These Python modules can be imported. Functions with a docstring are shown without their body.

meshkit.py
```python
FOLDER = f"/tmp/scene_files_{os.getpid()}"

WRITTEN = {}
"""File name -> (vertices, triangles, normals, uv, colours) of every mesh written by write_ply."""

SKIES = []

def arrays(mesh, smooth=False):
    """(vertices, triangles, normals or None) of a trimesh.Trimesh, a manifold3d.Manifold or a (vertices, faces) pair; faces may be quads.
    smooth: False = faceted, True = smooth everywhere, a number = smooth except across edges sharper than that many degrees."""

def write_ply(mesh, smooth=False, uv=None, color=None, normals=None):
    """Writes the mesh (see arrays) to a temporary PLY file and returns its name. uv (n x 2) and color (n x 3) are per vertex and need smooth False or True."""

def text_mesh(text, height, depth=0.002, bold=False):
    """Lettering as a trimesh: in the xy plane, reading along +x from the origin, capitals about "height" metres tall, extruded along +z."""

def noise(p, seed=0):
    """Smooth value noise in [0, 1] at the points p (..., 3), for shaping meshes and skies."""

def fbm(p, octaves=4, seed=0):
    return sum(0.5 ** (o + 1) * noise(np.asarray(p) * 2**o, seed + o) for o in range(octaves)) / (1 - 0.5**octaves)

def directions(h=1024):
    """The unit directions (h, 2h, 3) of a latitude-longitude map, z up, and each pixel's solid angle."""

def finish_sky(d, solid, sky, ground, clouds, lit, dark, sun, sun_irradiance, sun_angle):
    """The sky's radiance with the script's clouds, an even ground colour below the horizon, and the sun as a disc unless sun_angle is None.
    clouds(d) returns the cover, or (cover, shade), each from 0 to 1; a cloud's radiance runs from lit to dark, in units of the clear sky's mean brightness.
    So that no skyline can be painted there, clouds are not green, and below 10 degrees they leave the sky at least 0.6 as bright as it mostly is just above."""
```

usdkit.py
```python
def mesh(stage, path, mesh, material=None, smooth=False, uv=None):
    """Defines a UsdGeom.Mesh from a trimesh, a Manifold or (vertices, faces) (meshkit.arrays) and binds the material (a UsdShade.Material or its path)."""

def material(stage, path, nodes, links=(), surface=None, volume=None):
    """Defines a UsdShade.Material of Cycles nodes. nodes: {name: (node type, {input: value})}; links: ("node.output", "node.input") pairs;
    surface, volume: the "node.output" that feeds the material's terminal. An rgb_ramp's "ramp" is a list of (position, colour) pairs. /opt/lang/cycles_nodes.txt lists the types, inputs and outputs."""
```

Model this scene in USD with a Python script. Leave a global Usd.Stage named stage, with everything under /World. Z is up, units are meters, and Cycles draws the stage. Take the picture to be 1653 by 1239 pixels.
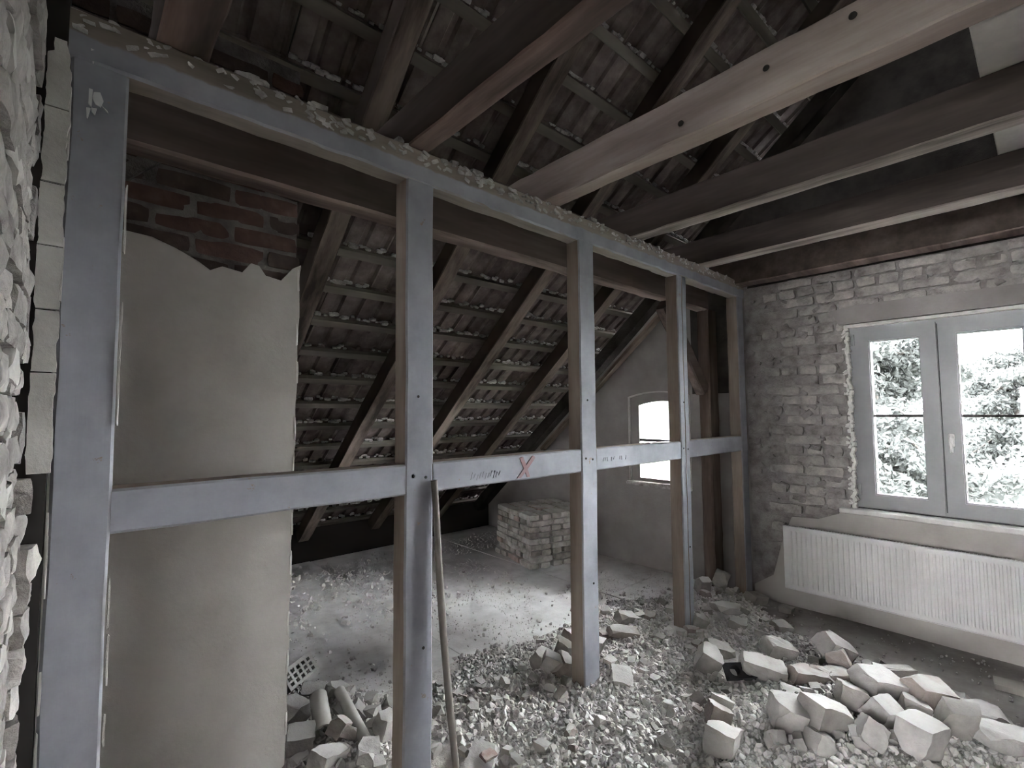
import math, random
import numpy as np
import trimesh, usdkit, meshkit
from shapely.geometry import Polygon, box as sbox
from shapely.ops import triangulate
from pxr import Usd, UsdGeom, UsdLux, UsdShade, Gf, Sdf

stage = Usd.Stage.CreateInMemory()
UsdGeom.SetStageUpAxis(stage, "Z"); UsdGeom.SetStageMetersPerUnit(stage, 1.0)
W = UsdGeom.Xform.Define(stage, "/World")
UsdGeom.Scope.Define(stage, "/World/Looks")

# ------------------------------------------------------------------ camera, sky, exposure
EXPOSURE = 5.45
YAW, PITCH, ROLL, FPX, EYE = 0.732572, 0.0603251, -0.00592096, 781.855, 1.55
cy_, sy_ = math.cos(YAW), math.sin(YAW)
fwd = np.array([math.cos(PITCH) * sy_, math.cos(PITCH) * cy_, math.sin(PITCH)])
rt = np.array([cy_, -sy_, 0.0]); up0 = np.cross(rt, fwd)
rt = math.cos(ROLL) * rt + math.sin(ROLL) * up0; upv = np.cross(rt, fwd)
cam = UsdGeom.Camera.Define(stage, "/World/camera")
cam.CreateHorizontalApertureAttr(36.0); cam.CreateVerticalApertureAttr(36.0 * 1239 / 1653)
cam.CreateFocalLengthAttr(36.0 * FPX / 1653); cam.CreateClippingRangeAttr(Gf.Vec2f(0.05, 1000))
cam.CreateExposureAttr(EXPOSURE)
m = np.eye(4); m[0, :3], m[1, :3], m[2, :3], m[3, :3] = rt, upv, -fwd, (0, 0, EYE)
cam.AddTransformOp().Set(Gf.Matrix4d(m.tolist()))
dome = UsdLux.DomeLight.Define(stage, "/World/overcast_sky")
dome.CreateIntensityAttr(1.0); dome.CreateColorAttr(Gf.Vec3f(0.985, 0.972, 1.0))

# ------------------------------------------------------------------ helpers
used = {}
def numbered(path):
    if path not in used:
        used[path] = 0
        return path
    used[path] += 1
    return f"{path}_{used[path]:03d}"

def tag(p, label=None, cat=None, group=None, kind=None):
    p = p.GetPrim() if hasattr(p, "GetPrim") else p
    for k, v in (("label", label), ("category", cat), ("group", group), ("kind", kind)):
        if v: p.SetCustomDataByKey(k, v)
    return p

ORIG = {}
def thing(name, loc, label=None, cat=None, group=None, kind=None):
    path = numbered("/World/" + name)
    x = UsdGeom.Xform.Define(stage, path); x.AddTranslateOp().Set(Gf.Vec3d(*map(float, loc)))
    ORIG[path] = np.array(loc, float)
    tag(x, label, cat, group, kind)
    return x

def arr(mesh):
    v, f, _ = meshkit.arrays(mesh, False)
    return v, f

def obj(name, mesh, mat, parent=None, label=None, cat=None, group=None, kind=None, smooth=30, origin=None):
    """mesh is in world coordinates; parents are unrotated Xforms whose world origin is in ORIG."""
    v, f = arr(mesh)
    if parent is None:
        path = numbered("/World/" + name)
        o = np.array(origin, float) if origin is not None else np.array([*(v[:, :2].min(0) + v[:, :2].max(0)) / 2, v[:, 2].min()])
        local = o
    else:
        base = str(parent.GetPath()); path = numbered(base + "/" + name)
        o = ORIG[base]; local = None
    m = usdkit.mesh(stage, path, (v - o, f), mat, smooth=smooth)
    ORIG[path] = o
    if local is not None:
        m.AddTranslateOp().Set(Gf.Vec3d(*map(float, o)))
    tag(m, label, cat, group, kind)
    return m

def join(parts):
    vs, fs, n = [], [], 0
    for p in parts:
        v, f = arr(p); vs.append(v); fs.append(np.asarray(f) + n); n += len(v)
    return np.vstack(vs), np.vstack(fs)

def box(x0, x1, y0, y1, z0, z1):
    b = trimesh.creation.box((x1 - x0, y1 - y0, z1 - z0)); b.apply_translation(((x0 + x1) / 2, (y0 + y1) / 2, (z0 + z1) / 2))
    return np.array(b.vertices), np.array(b.faces)

def cbox(x0, x1, y0, y1, z0, z1, c=0.004):
    """box with chamfered edges"""
    pts = []
    for sx, X in ((1, x0), (-1, x1)):
        for sy, Y in ((1, y0), (-1, y1)):
            for sz, Z in ((1, z0), (-1, z1)):
                pts += [(X + sx * c, Y + sy * c, Z), (X + sx * c, Y, Z + sz * c), (X, Y + sy * c, Z + sz * c)]
    h = trimesh.convex.convex_hull(np.array(pts))
    return np.array(h.vertices), np.array(h.faces)

def rot(axis, deg):
    return trimesh.transformations.rotation_matrix(math.radians(deg), axis)[:3, :3]

def section(w, h, c, notch=False):
    a, b = w / 2, h / 2
    s = [(-a + c, -b), (0, -b), (a - c, -b), (a, -b + c), (a, 0), (a, b - c), (a - c, b), (0, b), (-a + c, b), (-a, b - c), (-a, 0), (-a, -b + c)]
    if notch:
        s[1:2] = [(-0.004, -b), (0.001, -b + 0.03), (0.005, -b)]
    return np.array(s)

def beam(a, b, wdir, w, h, seg=0.1, amp=0.003, cham=0.008, seed=0, notch=False, freq=9.0, endamp=0.0):
    """hewn timber from a to b; wdir: the direction of its width w; h along cross(axis, wdir)."""
    a, b, wdir = np.array(a, float), np.array(b, float), np.array(wdir, float)
    L = np.linalg.norm(b - a); d = (b - a) / L
    wdir = wdir - d * (wdir @ d); wdir /= np.linalg.norm(wdir); hdir = np.cross(d, wdir)
    s = section(w, h, cham, notch); n = max(2, int(math.ceil(L / seg)) + 1); k = len(s)
    t = np.linspace(0, 1, n)
    v = a + t[:, None, None] * (b - a) + s[None, :, :1] * wdir + s[None, :, 1:] * hdir
    r = np.random.default_rng(seed + 7)
    off = r.random(3) * 50
    nz = np.stack([meshkit.noise(v * freq * np.array([1, 1, 1]) + off, seed + i) for i in range(3)], -1) - 0.5
    nz -= d * (nz @ d)[..., None]
    bow = (meshkit.noise(np.stack([t * L * 0.8 + off[0], t * 0, t * 0], -1), seed + 9) - 0.5)[:, None, None] * 2 * amp * wdir
    v = v + nz * 2 * amp + bow
    v = v.reshape(-1, 3)
    i, j = np.meshgrid(np.arange(n - 1), np.arange(k), indexing="ij")
    q = np.stack([i * k + j, i * k + (j + 1) % k, (i + 1) * k + (j + 1) % k, (i + 1) * k + j], -1).reshape(-1, 4)
    f = np.vstack([q[:, [0, 1, 2]], q[:, [0, 2, 3]]])
    c0, c1 = len(v), len(v) + 1
    v = np.vstack([v, a - d * endamp * r.random(), b + d * endamp * r.random()])
    e = np.arange(k)
    f = np.vstack([f, np.stack([np.full(k, c0), (e + 1) % k, e], 1), np.stack([np.full(k, c1), (n - 1) * k + e, (n - 1) * k + (e + 1) % k], 1)])
    return v, f

def lumpy_box(size, seed, amp=0.006, div=(4, 3, 2), freq=18.0, erode=0.25):
    """a box with worn edges and an uneven surface, centred on the origin (for bricks)"""
    a, b, c = np.array(size) / 2
    nx, ny, nz = div
    vid, vs, fs = {}, [], []
    def vert(i, j, k):
        if (i, j, k) not in vid:
            vid[(i, j, k)] = len(vs); vs.append(((i / nx - 0.5) * 2 * a, (j / ny - 0.5) * 2 * b, (k / nz - 0.5) * 2 * c))
        return vid[(i, j, k)]
    def quad(p, q, r_, s_): fs.extend([(p, q, r_), (p, r_, s_)])
    for i in range(nx):
        for j in range(ny):
            quad(vert(i, j, 0), vert(i, j + 1, 0), vert(i + 1, j + 1, 0), vert(i + 1, j, 0))
            quad(vert(i, j, nz), vert(i + 1, j, nz), vert(i + 1, j + 1, nz), vert(i, j + 1, nz))
    for i in range(nx):
        for k in range(nz):
            quad(vert(i, 0, k), vert(i + 1, 0, k), vert(i + 1, 0, k + 1), vert(i, 0, k + 1))
            quad(vert(i, ny, k), vert(i, ny, k + 1), vert(i + 1, ny, k + 1), vert(i + 1, ny, k))
    for j in range(ny):
        for k in range(nz):
            quad(vert(0, j, k), vert(0, j, k + 1), vert(0, j + 1, k + 1), vert(0, j + 1, k))
            quad(vert(nx, j, k), vert(nx, j + 1, k), vert(nx, j + 1, k + 1), vert(nx, j, k + 1))
    v = np.array(vs); n = v / np.array([a, b, c])
    on = (np.abs(n) > 0.99).sum(1)
    r = np.random.default_rng(seed); off = r.random(3) * 90
    nz_ = np.stack([meshkit.noise(v * freq + off, seed + q) for q in range(3)], -1) - 0.5
    v = v + nz_ * 2 * amp
    m = min(a, b, c)
    wear = np.where(on == 3, 0.5, np.where(on == 2, 0.28, 0.0)) * erode * m * (0.5 + meshkit.noise(v * 30 + off, seed + 5))
    v = v - np.sign(n) * (np.abs(n) > 0.99) * wear[:, None]
    return v, np.array(fs)

def chunk(size, seed, rough=0.004, cuts=0.4, sub=1):
    """a broken piece of masonry: a box with corners knocked off"""
    r = np.random.default_rng(seed); s = np.array(size) / 2; pts = []
    for sx in (-1, 1):
        for sy in (-1, 1):
            for sz in (-1, 1):
                c = np.array([sx, sy, sz]) * s * (1 + (r.random(3) - 0.5) * 0.16)
                if r.random() < cuts:
                    for ax in range(3):
                        q = c.copy(); q[ax] -= np.sign(c[ax]) * s[ax] * (0.25 + 0.9 * r.random()); pts.append(q)
                else:
                    e = 0.05 * s.min()
                    for ax in range(3):
                        q = c.copy(); q[ax] -= np.sign(c[ax]) * e * (1 + 2 * r.random()); pts.append(q)
    h = trimesh.convex.convex_hull(np.array(pts))
    v, f = np.array(h.vertices), np.array(h.faces)
    if sub:
        for _ in range(sub): v, f = trimesh.remesh.subdivide(v, f)
        off = r.random(3) * 70
        nz = np.stack([meshkit.fbm(v * 22 + off, 3, seed + q) for q in range(3)], -1) - 0.5
        v = v + nz * 2 * rough
    return v, f

def place(mesh, loc, R=None):
    v, f = arr(mesh)
    if R is not None: v = v @ np.asarray(R).T
    return v + np.asarray(loc, float), f

def extrude_x(poly, x0, x1):
    """shapely polygon in (y, z) pushed from x0 to x1"""
    e = trimesh.creation.extrude_polygon(poly, x1 - x0, engine="earcut")
    v = np.array(e.vertices); v = np.stack([v[:, 2] + x0, v[:, 0], v[:, 1]], 1)
    return v, np.array(e.faces)

def extrude_y(poly, y0, y1):
    e = trimesh.creation.extrude_polygon(poly, y1 - y0, engine="earcut")
    v = np.array(e.vertices); v = np.stack([v[:, 0], v[:, 2] + y0, v[:, 1]], 1)
    f = np.array(e.faces)[:, ::-1]
    return v, f

def tube(pts, rad, sides=10, caps=True):
    p = np.array(pts, float); t = np.gradient(p, axis=0); t /= np.linalg.norm(t, axis=1, keepdims=True)
    ref = np.where(np.abs(t[:, 2:]) < 0.9, [0, 0, 1.0], [1.0, 0, 0]); a = np.cross(t, ref); a /= np.linalg.norm(a, axis=1, keepdims=True); b = np.cross(t, a)
    g = np.arange(sides) * 2 * np.pi / sides; rad = np.broadcast_to(rad, (len(p),))
    v = p[:, None] + rad[:, None, None] * (np.cos(g)[None, :, None] * a[:, None] + np.sin(g)[None, :, None] * b[:, None])
    i, j = np.meshgrid(np.arange(len(p) - 1), np.arange(sides), indexing="ij")
    q = np.stack([i * sides + j, (i + 1) * sides + j, (i + 1) * sides + (j + 1) % sides, i * sides + (j + 1) % sides], -1).reshape(-1, 4)
    f = np.vstack([q[:, [0, 1, 2]], q[:, [0, 2, 3]]]); v = v.reshape(-1, 3)
    if caps:
        e = np.arange(sides); n = len(v); last = (len(p) - 1) * sides
        v = np.vstack([v, p[0], p[-1]])
        f = np.vstack([f, np.stack([np.full(sides, n), e, (e + 1) % sides], 1), np.stack([np.full(sides, n + 1), last + (e + 1) % sides, last + e], 1)])
    return v, f

def grid(xs, ys, zfun):
    X, Y = np.meshgrid(xs, ys, indexing="ij"); Z = zfun(X, Y)
    v = np.stack([X, Y, Z], -1).reshape(-1, 3); n, m_ = len(xs), len(ys)
    i, j = np.meshgrid(np.arange(n - 1), np.arange(m_ - 1), indexing="ij")
    q = np.stack([i * m_ + j, (i + 1) * m_ + j, (i + 1) * m_ + j + 1, i * m_ + j + 1], -1).reshape(-1, 4)
    return v, np.vstack([q[:, [0, 1, 2]], q[:, [0, 2, 3]]])

# ------------------------------------------------------------------ materials
def lin(*c):
    return tuple((x / 255 / 12.92) if x / 255 < 0.04045 else ((x / 255 + 0.055) / 1.055) ** 2.4 for x in c)

def mat_rough(name, stops, scale=6.0, stretch=(1, 1, 1), bump=0.3, bdist=0.01, bscale=40.0, rough=0.9, dust=None, dustlo=0.35, detail=6, spec=0.2):
    """mottled matt surface; stops is a colour ramp over noise. dust: colour of the dust lying on upward faces."""
    n = {"g": ("geometry", {}), "mp": ("mapping", {"scale": tuple(stretch)}),
         "n1": ("noise_texture", {"scale": scale, "detail": float(detail), "roughness": 0.62}),
         "r": ("rgb_ramp", {"ramp": stops}),
         "n2": ("noise_texture", {"scale": bscale, "detail": 5.0, "roughness": 0.6}),
         "b": ("bump", {"strength": bump, "distance": bdist}),
         "p": ("principled_bsdf", {"roughness": rough, "specular_ior_level": spec})}
    l = [("g.position", "mp.vector"), ("mp.vector", "n1.vector"), ("mp.vector", "n2.vector"), ("n1.fac", "r.fac"), ("n2.fac", "b.height"), ("b.normal", "p.normal")]
    if dust:
        n |= {"sx": ("separate_xyz", {}), "mr": ("map_range", {"from_min": dustlo, "from_max": 0.9, "clamp": True}), "nd": ("noise_texture", {"scale": 9.0, "detail": 4.0}),
              "nr": ("map_range", {"from_min": 0.3, "from_max": 0.6, "clamp": True}), "mu": ("math", {"math_type": "multiply"}), "mx": ("mix_color", {"b": dust})}
        l += [("g.normal", "sx.vector"), ("sx.z", "mr.value"), ("g.position", "nd.vector"), ("nd.fac", "nr.value"), ("mr.result", "mu.value1"), ("nr.result", "mu.value2"),
              ("mu.value", "mx.fac"), ("r.color", "mx.a"), ("mx.result", "p.base_color")]
    else:
        l.append(("r.color", "p.base_color"))
    return usdkit.material(stage, "/World/Looks/" + name, n, l, surface="p.BSDF")

def mat_painted(name, wood, paint, stretch, zband=None, chip=0.36):
    """timber whose room side (facing -y) carries old paint; zband limits the paint to a strip (z0, z1)."""
    n = {"g": ("geometry", {}), "mp": ("mapping", {"scale": tuple(stretch)}),
         "n1": ("noise_texture", {"scale": 7.0, "detail": 6.0, "roughness": 0.65}), "r": ("rgb_ramp", {"ramp": wood}),
         "np": ("noise_texture", {"scale": 2.6, "detail": 8.0, "roughness": 0.65}), "rp": ("rgb_ramp", {"ramp": paint}),
         "nc": ("noise_texture", {"scale": 11.0, "detail": 6.0, "roughness": 0.7}), "cm": ("map_range", {"from_min": chip - 0.015, "from_max": chip + 0.015, "clamp": True}),
         "s": ("separate_xyz", {}), "fm": ("map_range", {"from_min": -0.62, "from_max": -0.72, "clamp": True}),
         "mu": ("math", {"math_type": "multiply"}), "mx": ("mix_color", {}),
         "n2": ("noise_texture", {"scale": 26.0, "detail": 5.0}), "b": ("bump", {"strength": 0.22, "distance": 0.004}),
         "p": ("principled_bsdf", {"roughness": 0.72, "specular_ior_level": 0.3})}
    l = [("g.position", "mp.vector"), ("mp.vector", "n1.vector"), ("n1.fac", "r.fac"), ("g.position", "np.vector"), ("np.fac", "rp.fac"),
         ("g.position", "nc.vector"), ("nc.fac", "cm.value"), ("g.true_normal", "s.vector"), ("s.y", "fm.value"), ("fm.result", "mu.value1"), ("cm.result", "mu.value2"),
         ("r.color", "mx.a"), ("rp.color", "mx.b"), ("mp.vector", "n2.vector"), ("n2.fac", "b.height"), ("b.normal", "p.normal"), ("mx.result", "p.base_color")]
    if zband:
        n |= {"sp": ("separate_xyz", {}), "nj": ("noise_texture", {"scale": 14.0, "detail": 4.0}), "ja": ("math", {"math_type": "multiply_add", "value2": 0.035, "value3": -0.0175}),
              "za": ("math", {"math_type": "add"}), "zt": ("map_range", {"from_min": zband + 0.004, "from_max": zband - 0.004, "clamp": True}), "m2": ("math", {"math_type": "multiply"})}
        l += [("g.position", "sp.vector"), ("g.position", "nj.vector"), ("nj.fac", "ja.value1"), ("sp.z", "za.value1"), ("ja.value", "za.value2"), ("za.value", "zt.value"),
              ("mu.value", "m2.value1"), ("zt.result", "m2.value2"), ("m2.value", "mx.fac")]
    else:
        l.append(("mu.value", "mx.fac"))
    return usdkit.material(stage, "/World/Looks/" + name, n, l, surface="p.BSDF")

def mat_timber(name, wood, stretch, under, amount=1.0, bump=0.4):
    """timber with light painted in: dark sides, underside paled as if lit from below"""
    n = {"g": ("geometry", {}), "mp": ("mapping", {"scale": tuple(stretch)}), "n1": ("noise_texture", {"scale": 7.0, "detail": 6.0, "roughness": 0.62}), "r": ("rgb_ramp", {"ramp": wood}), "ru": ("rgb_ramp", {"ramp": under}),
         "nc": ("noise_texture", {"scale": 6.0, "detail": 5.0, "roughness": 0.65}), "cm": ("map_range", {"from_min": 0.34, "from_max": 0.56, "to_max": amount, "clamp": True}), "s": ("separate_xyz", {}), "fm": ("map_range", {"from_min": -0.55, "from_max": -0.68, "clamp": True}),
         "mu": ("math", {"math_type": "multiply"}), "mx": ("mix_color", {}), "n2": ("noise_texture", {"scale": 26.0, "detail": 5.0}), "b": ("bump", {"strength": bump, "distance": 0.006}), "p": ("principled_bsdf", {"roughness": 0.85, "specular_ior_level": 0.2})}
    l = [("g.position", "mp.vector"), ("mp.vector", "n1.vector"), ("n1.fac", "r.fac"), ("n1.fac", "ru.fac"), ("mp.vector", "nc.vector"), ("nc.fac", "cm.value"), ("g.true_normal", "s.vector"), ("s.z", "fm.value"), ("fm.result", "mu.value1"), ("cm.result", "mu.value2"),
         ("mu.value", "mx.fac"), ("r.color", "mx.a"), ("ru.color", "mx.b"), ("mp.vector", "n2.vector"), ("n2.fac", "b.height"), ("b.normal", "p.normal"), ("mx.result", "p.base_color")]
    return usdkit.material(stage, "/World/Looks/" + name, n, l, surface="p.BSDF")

def mat_plain(name, col, rough=0.6, spec=0.4, metallic=0.0):
    return usdkit.material(stage, "/World/Looks/" + name, {"p": ("principled_bsdf", {"base_color": col, "roughness": rough, "specular_ior_level": spec, "metallic": metallic})}, [], surface="p.BSDF")

DUST = (0.40, 0.385, 0.36)
def wood_stops(d, m_, l_): return [(0.25, d), (0.5, m_), (0.78, l_)]
WOOD = wood_stops((0.060, 0.043, 0.036), (0.13, 0.098, 0.082), (0.26, 0.21, 0.18))
LWOOD = wood_stops((0.13, 0.10, 0.082), (0.26, 0.21, 0.175), (0.40, 0.345, 0.295))
ALONG_X, ALONG_Y, ALONG_Z, ALONG_S = (0.12, 1, 1), (1, 0.12, 1), (1, 1, 0.12), (1.2, 0.25, 0.25)
PAINT = [(0.3, (0.19, 0.197, 0.225)), (0.5, (0.27, 0.279, 0.312)), (0.7, (0.345, 0.353, 0.388))]
M = {}
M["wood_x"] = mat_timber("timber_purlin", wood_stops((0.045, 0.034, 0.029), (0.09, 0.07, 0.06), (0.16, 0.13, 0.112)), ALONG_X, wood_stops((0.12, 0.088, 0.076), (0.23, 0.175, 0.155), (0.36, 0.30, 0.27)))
LIT_UNDERSIDE = wood_stops((0.20, 0.165, 0.145), (0.36, 0.315, 0.28), (0.48, 0.435, 0.39))  # pale tones standing for floor light on the joist undersides
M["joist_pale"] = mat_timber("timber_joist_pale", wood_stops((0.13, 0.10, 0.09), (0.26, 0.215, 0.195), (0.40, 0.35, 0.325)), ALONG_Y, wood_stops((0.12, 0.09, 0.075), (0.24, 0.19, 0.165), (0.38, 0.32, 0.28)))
M["joist_dark"] = mat_timber("timber_joist_dark", wood_stops((0.035, 0.028, 0.025), (0.075, 0.060, 0.054), (0.13, 0.108, 0.098)), ALONG_Y, LIT_UNDERSIDE)
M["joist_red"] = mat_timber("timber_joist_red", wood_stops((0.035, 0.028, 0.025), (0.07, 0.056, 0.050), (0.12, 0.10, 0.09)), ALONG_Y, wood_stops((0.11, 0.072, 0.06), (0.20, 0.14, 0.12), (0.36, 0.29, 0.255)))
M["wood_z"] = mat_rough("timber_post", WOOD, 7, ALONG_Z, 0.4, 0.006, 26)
M["wood_s"] = mat_timber("timber_rafter", wood_stops((0.03, 0.024, 0.021), (0.065, 0.05, 0.043), (0.11, 0.088, 0.075)), ALONG_S, wood_stops((0.12, 0.092, 0.076), (0.22, 0.175, 0.148), (0.32, 0.268, 0.228)))  # dark sides and paler underside paint in how light falls on rafters
M["lwood_s"] = mat_rough("timber_light", LWOOD, 7, ALONG_S, 0.3, 0.005, 26)
M["batten"] = mat_rough("batten_wood", wood_stops((0.085, 0.075, 0.063), (0.15, 0.135, 0.115), (0.23, 0.21, 0.185)), 6, ALONG_X, 0.3, 0.004, 26)
M["post"] = mat_painted("painted_post", LWOOD, PAINT, ALONG_Z, chip=0.335)
M["rail"] = mat_painted("painted_rail", LWOOD, PAINT, ALONG_X, chip=0.335)
M["plate"] = mat_painted("painted_plate", wood_stops((0.14, 0.118, 0.10), (0.25, 0.22, 0.19), (0.40, 0.365, 0.32)), PAINT, ALONG_X, zband=2.586, chip=0.32)
M["plaster"] = mat_rough("old_plaster", [(0.25, (0.31, 0.29, 0.265)), (0.5, (0.42, 0.40, 0.37)), (0.75, (0.50, 0.48, 0.45))], 1.6, (1, 1, 1), 0.25, 0.004, 60)
M["wplaster"] = mat_rough("white_plaster", [(0.3, (0.42, 0.405, 0.38)), (0.5, (0.55, 0.535, 0.505)), (0.7, (0.64, 0.625, 0.60))], 5, (1, 1, 1), 0.35, 0.006, 50)
M["gplaster"] = mat_rough("gable_plaster", [(0.25, (0.23, 0.215, 0.20)), (0.5, (0.31, 0.292, 0.278)), (0.75, (0.41, 0.39, 0.375))], 1.8, (1, 1, 1), 0.3, 0.006, 45)
M["mortar"] = mat_rough("wall_mortar", [(0.3, (0.18, 0.166, 0.158)), (0.5, (0.30, 0.282, 0.27)), (0.7, (0.42, 0.40, 0.388))], 9, (1, 1, 1), 0.8, 0.02, 45)
for i, k in enumerate((0.9, 1.05, 1.2)):
    M[f"wbrick{i}"] = mat_rough(f"limewashed_brick_{'abc'[i]}", [(0.28, (0.16 * k, 0.144 * k, 0.136 * k)), (0.45, (0.32 * k, 0.299 * k, 0.284 * k)), (0.7, (0.50 * k, 0.475 * k, 0.445 * k))], 11, (1, 1, 1), 0.7, 0.012, 60)
M["cmortar"] = mat_rough("sooty_mortar", [(0.3, (0.07, 0.064, 0.059)), (0.5, (0.13, 0.12, 0.112)), (0.7, (0.21, 0.195, 0.18))], 9, (1, 1, 1), 0.8, 0.015, 45)
M["rbrick0"] = mat_rough("red_brick_a", [(0.3, (0.062, 0.038, 0.034)), (0.55, (0.10, 0.06, 0.052)), (0.8, (0.16, 0.115, 0.102))], 8, (1, 1, 1), 0.5, 0.008, 60)
M["rbrick1"] = mat_rough("red_brick_b", [(0.3, (0.045, 0.034, 0.031)), (0.55, (0.075, 0.054, 0.048)), (0.8, (0.13, 0.105, 0.095))], 8, (1, 1, 1), 0.5, 0.008, 60)
for i, c in enumerate(((0.43, 0.395, 0.365), (0.50, 0.475, 0.445), (0.40, 0.315, 0.28), (0.36, 0.33, 0.305))):
    c = np.array(c)
    M[f"sbrick{i}"] = mat_rough(f"stacked_brick_{'abcd'[i]}", [(0.3, tuple(c * 0.62)), (0.5, tuple(c)), (0.72, tuple(np.minimum(c * 1.35, 0.62)))], 14, (1, 1, 1), 0.5, 0.008, 70, dust=(0.52, 0.505, 0.48), dustlo=0.5)
for i, c in enumerate(((0.41, 0.395, 0.375), (0.35, 0.335, 0.315), (0.42, 0.405, 0.388), (0.33, 0.288, 0.265))):
    c = np.array(c)
    M[f"rub{i}"] = mat_rough(f"rubble_{'abcd'[i]}", [(0.3, tuple(c * 0.8)), (0.5, tuple(c)), (0.7, tuple(np.minimum(c * 1.18, 0.66)))], 12, (1, 1, 1), 0.45, 0.006, 70, dust=(0.43, 0.42, 0.405), dustlo=0.3)
M["gravel"] = mat_rough("mortar_gravel", [(0.3, (0.43, 0.415, 0.40)), (0.5, (0.55, 0.535, 0.52)), (0.7, (0.64, 0.625, 0.61))], 35, (1, 1, 1), 0.3, 0.004, 90, dust=(0.55, 0.54, 0.52), dustlo=0.4)
M["bed"] = mat_rough("mortar_dust", [(0.3, (0.42, 0.405, 0.385)), (0.5, (0.52, 0.505, 0.485)), (0.7, (0.60, 0.59, 0.57))], 7, (1, 1, 1), 0.9, 0.02, 55)
M["floor"] = mat_rough("dusty_screed", [(0.3, (0.44, 0.43, 0.425)), (0.5, (0.58, 0.57, 0.565)), (0.7, (0.66, 0.65, 0.645))], 5, (1, 1, 1), 0.4, 0.006, 40)
M["rfloor"] = mat_rough("brown_dusty_screed", [(0.3, (0.22, 0.205, 0.19)), (0.5, (0.30, 0.283, 0.265)), (0.7, (0.40, 0.385, 0.365))], 4, (1, 1, 1), 0.4, 0.006, 40)
for i, k in enumerate((1.05, 1.25, 1.5)):
    M[f"tile{i}"] = mat_rough(f"roof_tile_{'abc'[i]}", [(0.3, (0.07 * k, 0.056 * k, 0.051 * k)), (0.5, (0.115 * k, 0.093 * k, 0.085 * k)), (0.72, (0.18 * k, 0.152 * k, 0.142 * k))], 9, (1, 1, 1), 0.3, 0.004, 60)
M["torch"] = mat_rough("torching_mortar", [(0.3, (0.22, 0.205, 0.19)), (0.5, (0.40, 0.38, 0.36)), (0.7, (0.60, 0.58, 0.56))], 20, (1, 1, 1), 0.5, 0.006, 60)
M["upvc"] = mat_rough("white_window_plastic", [(0.3, (0.225, 0.231, 0.234)), (0.6, (0.275, 0.281, 0.284))], 3, (1, 1, 1), 0.02, 0.001, 40, rough=0.35, spec=0.5)
M["foam"] = mat_rough("white_sealing_foam", [(0.3, (0.58, 0.57, 0.54)), (0.6, (0.74, 0.73, 0.70))], 20, (1, 1, 1), 0.5, 0.01, 60)
M["sill"] = mat_rough("dusty_white_sill", [(0.3, (0.52, 0.51, 0.49)), (0.6, (0.68, 0.67, 0.65))], 9, (1, 1, 1), 0.2, 0.003, 50, rough=0.6)
M["radiator"] = mat_rough("radiator_enamel", [(0.3, (0.56, 0.56, 0.555)), (0.6, (0.66, 0.66, 0.655))], 2.5, (1, 1, 1), 0.03, 0.001, 40, rough=0.45, spec=0.4)
M["dark"] = mat_plain("dark_rubber", (0.03, 0.03, 0.032), 0.6)
M["black"] = mat_plain("black_plastic", (0.03, 0.03, 0.033), 0.5)
M["metal"] = mat_plain("worn_steel", (0.32, 0.32, 0.33), 0.5, metallic=0.8)
M["iron"] = mat_plain("dark_iron", (0.06, 0.055, 0.05), 0.7)
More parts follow.
